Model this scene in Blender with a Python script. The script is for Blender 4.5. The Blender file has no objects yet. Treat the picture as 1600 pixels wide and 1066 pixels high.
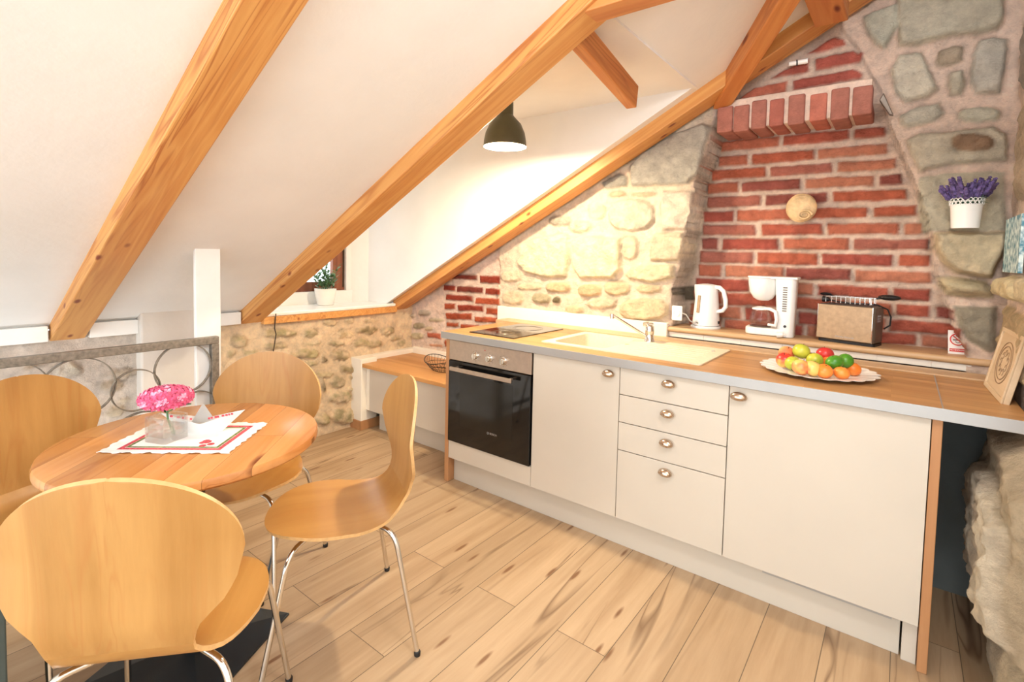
import bpy, bmesh, math, random
import numpy as np
from mathutils import Vector, Matrix
random.seed(7)
S = bpy.context.scene
C = S.collection
R = math.radians

# ------------------------------------------------------------------ camera
F_PX, CX, CY = 795.74, 800.0, 437.86
YAW, PITCH, ROLL = R(-37.534), R(-2.876), R(1.292)
CAM = np.array([2.114988, -2.143021, 1.363074])
_ca, _sa, _cb, _sb = math.cos(YAW), math.sin(YAW), math.cos(PITCH), math.sin(PITCH)
FW = np.array([_sa*_cb, _ca*_cb, _sb])
_r0 = np.array([_ca, -_sa, 0.0]); _u0 = np.cross(_r0, FW)
RT = _r0*math.cos(ROLL) + _u0*math.sin(ROLL)
UP = -_r0*math.sin(ROLL) + _u0*math.cos(ROLL)
def at(u, v, ax, val):
    """photo pixel -> point on the real plane x/y/z = val"""
    d = FW + RT*(u-CX)/F_PX - UP*(v-CY)/F_PX
    i = 'xyz'.index(ax)
    return CAM + d*(val-CAM[i])/d[i]
cd = bpy.data.cameras.new('camera'); cam = bpy.data.objects.new('camera', cd); C.objects.link(cam)
cam.matrix_world = Matrix(((RT[0], UP[0], -FW[0], CAM[0]), (RT[1], UP[1], -FW[1], CAM[1]), (RT[2], UP[2], -FW[2], CAM[2]), (0, 0, 0, 1)))
cd.sensor_fit = 'HORIZONTAL'; cd.sensor_width = 36; cd.lens = 36*F_PX/1600
cd.shift_y = -(533-CY)/1600; cd.clip_start = 0.02
S.camera = cam

# ------------------------------------------------------------------ numpy noise
def _hash(ix, iy, s):
    n = (ix*374761393 + iy*668265263 + s*1274126177) & 0x7fffffff
    n = ((n ^ (n >> 13))*1274126177) & 0x7fffffff
    return ((n ^ (n >> 16)) & 0xffff)/65535.0
def vnoise(x, y, s=0):
    ix = np.floor(x).astype(np.int64); iy = np.floor(y).astype(np.int64)
    fx = x-ix; fy = y-iy; fx = fx*fx*(3-2*fx); fy = fy*fy*(3-2*fy)
    a = _hash(ix, iy, s); b = _hash(ix+1, iy, s); c = _hash(ix, iy+1, s); d = _hash(ix+1, iy+1, s)
    return (a*(1-fx)+b*fx)*(1-fy)+(c*(1-fx)+d*fx)*fy
def fbm(x, y, s=0, o=4):
    t = 0; amp = .5; tot = 0
    for k in range(o):
        t = t+amp*vnoise(x*2**k, y*2**k, s+k*17); tot += amp; amp *= .55
    return t/tot*2-1
def sstep(a, b, x):
    t = np.clip((x-a)/(b-a), 0, 1); return t*t*(3-2*t)
def sdf(px, py, poly):
    """positive inside"""
    n = len(poly); d = np.full(px.shape, 1e9); sgn = np.full(px.shape, -1.0)
    for i in range(n):
        ax, ay = poly[i]; bx, by = poly[i-1]
        ex, ey = bx-ax, by-ay; wx, wy = px-ax, py-ay
        t = np.clip((wx*ex+wy*ey)/(ex*ex+ey*ey+1e-12), 0, 1)
        d = np.minimum(d, (wx-ex*t)**2+(wy-ey*t)**2)
        c1 = py >= ay; c2 = py < by; c3 = ex*wy > ey*wx
        flip = (c1 & c2 & c3) | (~c1 & ~c2 & ~c3)
        sgn = np.where(flip, -sgn, sgn)
    return sgn*np.sqrt(d)

# ------------------------------------------------------------------ materials
def srgb(c):
    return tuple(((x/255)/12.92 if x/255 <= .04045 else ((x/255+.055)/1.055)**2.4) for x in c)
def N(nt, t, **kw):
    n = nt.nodes.new(t)
    for k, v in kw.items():
        if k.startswith('i_'): n.inputs[k[2:].replace('_', ' ')].default_value = v
        else: setattr(n, k, v)
    return n
def base_mat(name, col=(200, 200, 200), rough=.5, metal=0.0, spec=.5):
    m = bpy.data.materials.new(name); m.use_nodes = True
    b = m.node_tree.nodes['Principled BSDF']
    b.inputs['Base Color'].default_value = (*srgb(col), 1); b.inputs['Roughness'].default_value = rough
    b.inputs['Metallic'].default_value = metal; b.inputs['Specular IOR Level'].default_value = spec
    return m
def ramp(nt, stops):
    r = nt.nodes.new('ShaderNodeValToRGB'); e = r.color_ramp.elements
    while len(e) < len(stops): e.new(.5)
    for i, (p, c) in enumerate(stops):
        e[i].position = p; e[i].color = (*srgb(c), 1)
    return r
def flat(name, col, rough=.5, metal=0.0, spec=.5, var=.06, scale=12, bump=0.0):
    """a plain colour with faint procedural mottling"""
    m = base_mat(name, col, rough, metal, spec); nt = m.node_tree; L = nt.links; b = nt.nodes['Principled BSDF']
    tc = N(nt, 'ShaderNodeTexCoord'); no = N(nt, 'ShaderNodeTexNoise', i_Scale=scale, i_Detail=5.0)
    L.new(tc.outputs['Object'], no.inputs['Vector'])
    lo = tuple(x*(1-var) for x in col); hi = tuple(min(255, x*(1+var)) for x in col)
    r = ramp(nt, [(.3, lo), (.7, hi)]); L.new(no.outputs['Fac'], r.inputs['Fac']); L.new(r.outputs['Color'], b.inputs['Base Color'])
    if bump:
        bp = N(nt, 'ShaderNodeBump', i_Strength=bump, i_Distance=.01); n2 = N(nt, 'ShaderNodeTexNoise', i_Scale=scale*8, i_Detail=6.0)
        L.new(tc.outputs['Object'], n2.inputs['Vector']); L.new(n2.outputs['Fac'], bp.inputs['Height']); L.new(bp.outputs['Normal'], b.inputs['Normal'])
    return m
def wood(name, c1, c2, knot=None, rough=.45, axis=0, grain=30, stretch=.06, kscale=(2.2, 7), planks=None, rings=True, spec=.5, streak=None):
    """grain runs along object axis; optional knots and glued staves"""
    m = base_mat(name, c1, rough, 0, spec); nt = m.node_tree; L = nt.links; b = nt.nodes['Principled BSDF']
    tc = N(nt, 'ShaderNodeTexCoord'); mp = N(nt, 'ShaderNodeMapping')
    sc = [1, 1, 1]; sc[axis] = stretch; mp.inputs['Scale'].default_value = sc
    oi = N(nt, 'ShaderNodeObjectInfo')
    add = N(nt, 'ShaderNodeVectorMath', operation='ADD'); mulr = N(nt, 'ShaderNodeVectorMath', operation='SCALE'); mulr.inputs['Scale'].default_value = 1.0
    cmb = N(nt, 'ShaderNodeCombineXYZ'); mr = N(nt, 'ShaderNodeMath', operation='MULTIPLY'); mr.inputs[1].default_value = 7.3
    L.new(oi.outputs['Random'], mr.inputs[0])
    for k in ('X', 'Y', 'Z'): L.new(mr.outputs[0], cmb.inputs[k])
    vec = tc.outputs['Object']
    if planks:
        # offset the grain per stave: brick texture gives a random value per stave
        pl = N(nt, 'ShaderNodeMapping'); pl.inputs['Rotation'].default_value = planks.get('rot', (0, 0, 0)); pl.inputs['Location'].default_value = planks.get('loc', (0, 0, 0))
        L.new(tc.outputs['Object'], pl.inputs['Vector'])
        bk = N(nt, 'ShaderNodeTexBrick', i_Scale=1.0); bk.offset = .37; bk.squash = 1
        bk.inputs['Brick Width'].default_value = planks['len']; bk.inputs['Row Height'].default_value = planks['w']
        bk.inputs['Mortar Size'].default_value = planks.get('gap', .001); bk.inputs['Bias'].default_value = 0
        bk.inputs['Color1'].default_value = (0, 0, 0, 1); bk.inputs['Color2'].default_value = (1, 1, 1, 1); bk.inputs['Mortar'].default_value = (.5, .5, .5, 1)
        L.new(pl.outputs['Vector'], bk.inputs['Vector'])
        sep = N(nt, 'ShaderNodeSeparateColor'); L.new(bk.outputs['Color'], sep.inputs['Color'])
        mm = N(nt, 'ShaderNodeMath', operation='MULTIPLY'); mm.inputs[1].default_value = 11.0; L.new(sep.outputs[0], mm.inputs[0])
        ad = N(nt, 'ShaderNodeMath', operation='ADD'); L.new(mm.outputs[0], ad.inputs[0]); L.new(mr.outputs[0], ad.inputs[1])
        for k in ('X', 'Y', 'Z'): L.new(ad.outputs[0], cmb.inputs[k])
    L.new(vec, add.inputs[0]); L.new(cmb.outputs[0], add.inputs[1])
    L.new(add.outputs[0], mp.inputs['Vector'])
    n1 = N(nt, 'ShaderNodeTexNoise', i_Scale=grain*.35, i_Detail=3.0, i_Distortion=.6); L.new(mp.outputs[0], n1.inputs['Vector'])
    n2 = N(nt, 'ShaderNodeTexNoise', i_Scale=grain*3.0, i_Detail=8.0, i_Roughness=.7); L.new(mp.outputs[0], n2.inputs['Vector'])
    # ring lines out of the slow noise
    rg = N(nt, 'ShaderNodeMath', operation='MULTIPLY'); rg.inputs[1].default_value = 14.0 if rings else 5.0; L.new(n1.outputs['Fac'], rg.inputs[0])
    fr = N(nt, 'ShaderNodeMath', operation='PINGPONG'); fr.inputs[1].default_value = 1.0; L.new(rg.outputs[0], fr.inputs[0])
    mx = N(nt, 'ShaderNodeMix'); mx.data_type = 'FLOAT'; mx.inputs[0].default_value = .55
    L.new(fr.outputs[0], mx.inputs[2]); L.new(n2.outputs['Fac'], mx.inputs[3])
    r = ramp(nt, [(.15, c1), (.85, c2)]); L.new(mx.outputs[0], r.inputs['Fac'])
    out = r.outputs['Color']
    if streak:   # thin dark grain lines / cracks where a slow noise crosses its middle
        n3 = N(nt, 'ShaderNodeTexNoise', i_Scale=streak[0], i_Detail=2.5, i_Distortion=.8); L.new(mp.outputs[0], n3.inputs['Vector'])
        s1 = N(nt, 'ShaderNodeMath', operation='MULTIPLY'); s1.inputs[1].default_value = streak[1]; L.new(n3.outputs['Fac'], s1.inputs[0])
        s2 = N(nt, 'ShaderNodeMath', operation='PINGPONG'); s2.inputs[1].default_value = .5; L.new(s1.outputs[0], s2.inputs[0])
        s3 = N(nt, 'ShaderNodeMapRange'); s3.inputs['From Min'].default_value = 0; s3.inputs['From Max'].default_value = streak[2]; s3.inputs['To Min'].default_value = streak[3]; s3.inputs['To Max'].default_value = 0; L.new(s2.outputs[0], s3.inputs['Value'])
        n4 = N(nt, 'ShaderNodeTexNoise', i_Scale=streak[0]*.8, i_Detail=1.0); L.new(mp.outputs[0], n4.inputs['Vector'])
        s4 = N(nt, 'ShaderNodeMapRange'); s4.inputs['From Min'].default_value = .42; s4.inputs['From Max'].default_value = .62; L.new(n4.outputs['Fac'], s4.inputs['Value'])
        s5 = N(nt, 'ShaderNodeMath', operation='MULTIPLY'); L.new(s3.outputs[0], s5.inputs[0]); L.new(s4.outputs[0], s5.inputs[1])
        sm = N(nt, 'ShaderNodeMix'); sm.data_type = 'RGBA'; L.new(s5.outputs[0], sm.inputs[0]); L.new(out, sm.inputs[6]); sm.inputs[7].default_value = (*srgb(streak[4]), 1)
        out = sm.outputs[2]
    if planks:
        hs = N(nt, 'ShaderNodeHueSaturation'); mrg = N(nt, 'ShaderNodeMapRange'); v = planks.get('var', .18)
        mrg.inputs['To Min'].default_value = 1-v; mrg.inputs['To Max'].default_value = 1+v*.6
        L.new(sep.outputs[0], mrg.inputs['Value']); L.new(mrg.outputs[0], hs.inputs['Value']); L.new(out, hs.inputs['Color'])
        dk = N(nt, 'ShaderNodeMix'); dk.data_type = 'RGBA'; L.new(bk.outputs['Fac'], dk.inputs[0]); L.new(hs.outputs[0], dk.inputs[6]); dk.inputs[7].default_value = (*srgb(tuple(x*planks.get('dark', .55) for x in c2)), 1)
        out = dk.outputs[2]
    if knot:
        km = N(nt, 'ShaderNodeMapping'); ks = [kscale[1]]*3; ks[axis] = kscale[0]; km.inputs['Scale'].default_value = ks
        L.new(add.outputs[0], km.inputs['Vector'])
        vo = N(nt, 'ShaderNodeTexVoronoi', i_Scale=1.0); vo.inputs['Randomness'].default_value = 1.0; L.new(km.outputs[0], vo.inputs['Vector'])
        kr = N(nt, 'ShaderNodeMapRange'); kr.inputs['From Min'].default_value = .07; kr.inputs['From Max'].default_value = .14; kr.inputs['To Min'].default_value = 1; kr.inputs['To Max'].default_value = 0
        L.new(vo.outputs['Distance'], kr.inputs['Value'])
        km2 = N(nt, 'ShaderNodeMix'); km2.data_type = 'RGBA'; L.new(kr.outputs[0], km2.inputs[0]); L.new(out, km2.inputs[6]); km2.inputs[7].default_value = (*srgb(knot), 1)
        out = km2.outputs[2]
    L.new(out, b.inputs['Base Color'])
    return m
def stone_mat(name, rough=.92, bump=.5, var=.35):
    """colour of each stone / brick / mortar from the mesh, broken up by noise"""
    m = base_mat(name, (200, 190, 170), rough, 0, .25); nt = m.node_tree; L = nt.links; b = nt.nodes['Principled BSDF']
    at_ = N(nt, 'ShaderNodeAttribute', attribute_name='Col'); tc = N(nt, 'ShaderNodeTexCoord')
    n1 = N(nt, 'ShaderNodeTexNoise', i_Scale=16.0, i_Detail=9.0, i_Roughness=.68); L.new(tc.outputs['Object'], n1.inputs['Vector'])
    mr = N(nt, 'ShaderNodeMapRange'); mr.inputs['From Min'].default_value = .3; mr.inputs['From Max'].default_value = .7
    mr.inputs['To Min'].default_value = 1-var*.62; mr.inputs['To Max'].default_value = 1+var*.45; L.new(n1.outputs['Fac'], mr.inputs['Value'])
    hs = N(nt, 'ShaderNodeHueSaturation'); L.new(at_.outputs['Color'], hs.inputs['Color']); L.new(mr.outputs[0], hs.inputs['Value'])
    L.new(hs.outputs[0], b.inputs['Base Color'])
    n2 = N(nt, 'ShaderNodeTexNoise', i_Scale=60.0, i_Detail=8.0, i_Roughness=.75); L.new(tc.outputs['Object'], n2.inputs['Vector'])
    bp = N(nt, 'ShaderNodeBump', i_Strength=bump, i_Distance=.02); L.new(n2.outputs['Fac'], bp.inputs['Height']); L.new(bp.outputs['Normal'], b.inputs['Normal'])
    return m
def glass_mat(name, col=(235, 245, 242), rough=0.02, mixf=.25):
    m = base_mat(name, col, rough); nt = m.node_tree; L = nt.links; b = nt.nodes['Principled BSDF']
    b.inputs['Transmission Weight'].default_value = 1.0; b.inputs['IOR'].default_value = 1.45
    tr = N(nt, 'ShaderNodeBsdfTransparent'); mx = N(nt, 'ShaderNodeMixShader'); mx.inputs[0].default_value = mixf
    L.new(tr.outputs[0], mx.inputs[1]); L.new(b.outputs[0], mx.inputs[2]); L.new(mx.outputs[0], nt.nodes['Material Output'].inputs['Surface'])
    return m

M = {}
M['plaster'] = flat('white_plaster', (240, 238, 234), .9, var=.015, scale=3, bump=.15)
M['pier_plaster'] = flat('beige_plaster', (218, 210, 200), .9, var=.02, scale=4, bump=.1)
M['plaster_warm'] = flat('cream_plaster', (244, 236, 220), .85, var=.02, scale=4, bump=.1)
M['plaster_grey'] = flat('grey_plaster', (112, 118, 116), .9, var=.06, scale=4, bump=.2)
M['beam'] = wood('pine_beam', (222, 166, 98), (204, 138, 72), knot=(134, 60, 28), rough=.5, grain=26, stretch=.05, kscale=(4.6, 9), streak=(9, 11, .20, .85, (172, 98, 46)))
M['beam_dark'] = wood('orange_pine', (212, 144, 80), (192, 114, 56), knot=(120, 50, 24), rough=.5, grain=26, stretch=.06, kscale=(2.6, 8), streak=(8, 9, .18, .7, (160, 84, 38)))
M['floor'] = wood('oak_laminate', (198, 170, 136), (166, 136, 102), knot=(128, 90, 58), rough=.42, axis=1, grain=20, stretch=.07, kscale=(2.6, 13), streak=(6.5, 4.5, .06, .8, (112, 82, 54)),
                  planks=dict(len=1.28, w=.193, gap=.0015, rot=(0, 0, R(90)), loc=(.2, -.02, 0), var=.10, dark=.62), rings=False)
M['ply'] = wood('beech_plywood', (196, 146, 80), (178, 126, 62), rough=.32, axis=1, grain=16, stretch=.04, rings=False, spec=.5, streak=(9, 6, .2, .35, (184, 120, 62)))
M['ply_back'] = wood('beech_plywood_back', (196, 148, 86), (168, 120, 62), rough=.34, axis=2, grain=20, stretch=.05, rings=False, spec=.5, streak=(14, 6, .22, .45, (176, 116, 60)))
M['ply_edge'] = flat('plywood_edge', (214, 172, 116), .45, var=.05, scale=60)
M['tabletop'] = wood('oiled_oak_staves', (214, 156, 96), (192, 126, 66), knot=(120, 60, 26), rough=.25, axis=0, grain=16, stretch=.07, kscale=(1.8, 5), planks=dict(len=3.0, w=.098, gap=.0006, var=.24, dark=.7), streak=(7, 5, .12, .45, (150, 84, 40)), rings=False)
M['worktop'] = wood('oak_worktop', (202, 156, 102), (162, 114, 66), rough=.38, axis=0, grain=18, stretch=.05, planks=dict(len=.7, w=.045, gap=.0002, var=.10, dark=.8), rings=False)
M['bench_wood'] = wood('oak_bench_top', (214, 160, 100), (186, 126, 68), rough=.4, axis=0, grain=18, stretch=.05, rings=False)
M['panel_wood'] = wood('oak_end_panel', (198, 148, 102), (176, 124, 80), rough=.5, axis=2, grain=22, stretch=.05, rings=False)
M['ledge_wood'] = wood('pale_oak_ledge', (212, 178, 136), (186, 150, 110), rough=.4, axis=0, grain=20, stretch=.06, rings=False)
M['cream'] = flat('cream_laminate', (208, 199, 184), .42, var=.012, scale=3)
M['gap'] = flat('dark_gap', (60, 48, 36), .8)
M['alu'] = flat('brushed_aluminium', (178, 178, 176), .42, .55, var=.01, scale=10)
M['steel'] = flat('brushed_steel', (196, 180, 164), .34, .9, var=.03, scale=50)
M['chrome'] = flat('chrome', (225, 222, 216), .12, 1.0, var=.01)
M['black_glass'] = flat('black_glass', (12, 13, 14), .06, spec=.6, var=.05)
M['oven_inner'] = flat('oven_window', (26, 24, 20), .12, var=.2, scale=30)
M['black'] = flat('black_plastic', (22, 22, 24), .4)
M['white'] = flat('white_plastic', (240, 240, 238), .3, var=.01)
M['ceramic'] = flat('white_ceramic', (245, 243, 238), .2, var=.01)
M['grey'] = flat('dark_grey_metal', (84, 96, 94), .45, .3, var=.04)
M['rail'] = flat('hammered_grey_iron', (138, 130, 118), .45, .5, var=.14, scale=70, bump=.2)
M['sink'] = flat('cream_granite', (232, 218, 190), .5, var=.03, scale=90)
M['tile'] = flat('cream_tile', (240, 234, 222), .3, var=.01)
M['glass'] = glass_mat('clear_glass', col=(250, 252, 250), mixf=.38)
M['pane'] = glass_mat('window_glass', mixf=.1)
M['frame_wood'] = wood('brown_window_wood', (150, 88, 56), (112, 58, 36), rough=.5, axis=2, grain=24, stretch=.06)
M['leaf'] = flat('green_leaf', (88, 128, 84), .5, var=.25, scale=40)
M['leaf_dark'] = flat('sage_stem', (96, 128, 100), .6, var=.2, scale=40)
M['lavender'] = flat('purple_flower', (92, 76, 122), .8, var=.3, scale=60)
M['pink'] = flat('pink_petal', (214, 86, 126), .6, var=.16, scale=55)
M['pink_pale'] = flat('pale_pink_petal', (244, 168, 196), .6, var=.1, scale=55)
M['soil'] = flat('soil', (60, 44, 32), .95, var=.3, scale=60)
M['stone'] = stone_mat('rubble_stone', var=.42, bump=.95)
M['brick'] = stone_mat('old_brick', var=.38, bump=.6)
M['tan'] = flat('toaster_front', (178, 152, 122), .42, .3, var=.05, scale=60)
M['dark_steel'] = flat('dark_steel', (112, 102, 92), .38, .5, var=.06, scale=30)
M['paper'] = flat('white_paper', (240, 238, 234), .7, var=.01)
M['red'] = flat('sign_red', (214, 74, 66), .6)
M['shade_out'] = flat('olive_grey_enamel', (84, 82, 62), .4, .3, var=.05)
M['shade_in'] = flat('white_enamel_inside', (250, 246, 236), .5, var=.01)
M['silver'] = flat('silver_emblem', (190, 190, 190), .3, .8)
M['pale_wood'] = wood('pale_limed_wood', (222, 200, 168), (202, 176, 140), rough=.6, axis=1, grain=24, stretch=.07, rings=False)

# ------------------------------------------------------------------ object helpers
def put(o, parent=None):
    C.objects.link(o)
    if parent is not None: o.parent = parent
    return o
def mesh_obj(name, bm, mat, parent=None, smooth=False, bevel=0, seg=2, mats=None):
    me = bpy.data.meshes.new(name)
    bmesh.ops.recalc_face_normals(bm, faces=bm.faces[:])
    bm.to_mesh(me); bm.free()
    for k in (mats or [mat]): me.materials.append(M[k] if isinstance(k, str) else k)
    if smooth:
        for p in me.polygons: p.use_smooth = True
        try: me.set_sharp_from_angle(angle=R(40))
        except Exception: pass
    o = bpy.data.objects.new(name, me); put(o, parent)
    if bevel:
        md = o.modifiers.new('bevel', 'BEVEL'); md.width = bevel; md.segments = seg; md.limit_method = 'ANGLE'
    return o
def empty(name, loc=(0, 0, 0), rz=0):
    o = bpy.data.objects.new(name, None); C.objects.link(o); o.location = loc; o.rotation_euler = (0, 0, rz); o.empty_display_size = .05
    return o
def tag(o, label, cat, group=None, kind=None):
    o['label'] = label; o['category'] = cat
    if group: o['group'] = group
    if kind: o['kind'] = kind
    return o
def struct(o, label=None):
    o['kind'] = 'structure'
    if label: o['label'] = label; o['category'] = o.name.split('_')[0]
    return o
def box(bm, x0, x1, y0, y1, z0, z1, mi=0, mtx=None):
    vs = [bm.verts.new(p) for p in [(x0, y0, z0), (x1, y0, z0), (x1, y1, z0), (x0, y1, z0), (x0, y0, z1), (x1, y0, z1), (x1, y1, z1), (x0, y1, z1)]]
    if mtx is not None:
        for v in vs: v.co = mtx @ v.co
    for f in [(0, 3, 2, 1), (4, 5, 6, 7), (0, 1, 5, 4), (1, 2, 6, 5), (2, 3, 7, 6), (3, 0, 4, 7)]:
        fc = bm.faces.new([vs[i] for i in f]); fc.material_index = mi
    return vs
def tube(bm, pts, r, n=10, cap=True, closed=False, mi=0):
    pts = [Vector(p) for p in pts]; m = len(pts); rs = r if isinstance(r, (list, tuple)) else [r]*m
    tans = []
    for i in range(m):
        a = pts[(i-1) % m] if (closed or i > 0) else pts[0]; b = pts[(i+1) % m] if (closed or i < m-1) else pts[-1]
        t = (b-a); tans.append(t.normalized() if t.length > 1e-9 else Vector((0, 0, 1)))
    up = Vector((0, 0, 1)) if abs(tans[0].z) < .9 else Vector((1, 0, 0))
    nrm = (up - tans[0]*up.dot(tans[0])).normalized(); rings = []
    for i in range(m):
        nrm = (nrm - tans[i]*nrm.dot(tans[i])).normalized(); bi = tans[i].cross(nrm)
        rings.append([bm.verts.new(pts[i]+(nrm*math.cos(2*math.pi*k/n)+bi*math.sin(2*math.pi*k/n))*rs[i]) for k in range(n)])
    for i in range(m if closed else m-1):
        a, b = rings[i], rings[(i+1) % m]
        for k in range(n):
            f = bm.faces.new((a[k], a[(k+1) % n], b[(k+1) % n], b[k])); f.material_index = mi
    if cap and not closed:
        bm.faces.new(rings[0][::-1]).material_index = mi; bm.faces.new(rings[-1]).material_index = mi
def lathe(bm, prof, n=32, c=(0, 0, 0), sx=1, sy=1, mi=0, wob=None):
    rings = []
    for (r, z) in prof:
        if r < 1e-5: rings.append([bm.verts.new((c[0], c[1], c[2]+z))])
        else:
            ring = []
            for k in range(n):
                a = 2*math.pi*k/n; w = wob(a, z) if wob else 1
                ring.append(bm.verts.new((c[0]+r*w*sx*math.cos(a), c[1]+r*w*sy*math.sin(a), c[2]+z)))
            rings.append(ring)
    for a, b in zip(rings, rings[1:]):
        if len(a) == 1 and len(b) == 1: continue
        for k in range(n):
            k2 = (k+1) % n
            if len(a) == 1: f = bm.faces.new((a[0], b[k2], b[k]))
            elif len(b) == 1: f = bm.faces.new((a[k], a[k2], b[0]))
            else: f = bm.faces.new((a[k], a[k2], b[k2], b[k]))
            f.material_index = mi
def prism(bm, pts, z0, z1, mi=0, mtx=None):
    lo = [bm.verts.new((x, y, z0)) for x, y in pts]; hi = [bm.verts.new((x, y, z1)) for x, y in pts]
    if mtx is not None:
        for v in lo+hi: v.co = mtx @ v.co
    n = len(pts)
    bm.faces.new(lo[::-1]).material_index = mi; bm.faces.new(hi).material_index = mi
    for i in range(n):
        bm.faces.new((lo[i], lo[(i+1) % n], hi[(i+1) % n], hi[i])).material_index = mi
def BX(name, mat, *b, parent=None, bevel=.002):
    bm = bmesh.new(); box(bm, *b); return mesh_obj(name, bm, mat, parent, bevel=bevel)
def blob(bm, c, r, seg=10, ring=7, sq=(1, 1, 1), wob=.0, seed=0):
    rnd = random.Random(seed); prof = []
    verts = []
    for i in range(ring+1):
        th = math.pi*i/ring
        row = []
        for k in range(seg if 0 < i < ring else 1):
            ph = 2*math.pi*k/seg; rr = r*(1+wob*(rnd.random()-.5))
            row.append(bm.verts.new((c[0]+rr*sq[0]*math.sin(th)*math.cos(ph), c[1]+rr*sq[1]*math.sin(th)*math.sin(ph), c[2]+rr*sq[2]*math.cos(th))))
        verts.append(row)
    for a, b in zip(verts, verts[1:]):
        for k in range(seg):
            k2 = (k+1) % seg
            if len(a) == 1: bm.faces.new((a[0], b[k], b[k2]))
            elif len(b) == 1: bm.faces.new((a[k], b[0], a[k2]))
            else: bm.faces.new((a[k], b[k], b[k2], a[k2]))
def arc(c, r, a0, a1, n, plane='xz'):
    out = []
    for i in range(n+1):
        a = a0+(a1-a0)*i/n; p = [c[0], c[1], c[2]]
        i0, i1 = {'xz': (0, 2), 'yz': (1, 2), 'xy': (0, 1)}[plane]
        p[i0] += r*math.cos(a); p[i1] += r*math.sin(a); out.append(tuple(p))
    return out
def lettering(name, text, mat, h, parent, loc, rot, depth=.0006):
    cu = bpy.data.curves.new(name, 'FONT'); cu.body = text; cu.size = h*1.4; cu.extrude = depth; cu.align_x = 'CENTER'; cu.align_y = 'CENTER'
    tmp = bpy.data.objects.new(name, cu); C.objects.link(tmp)
    dg = bpy.context.evaluated_depsgraph_get(); me = bpy.data.meshes.new_from_object(tmp.evaluated_get(dg)); bpy.data.objects.remove(tmp)
    me.materials.clear(); me.materials.append(M[mat])
    o = bpy.data.objects.new(name, me); put(o, parent); o.location = loc; o.rotation_euler = rot
    return o

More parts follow.
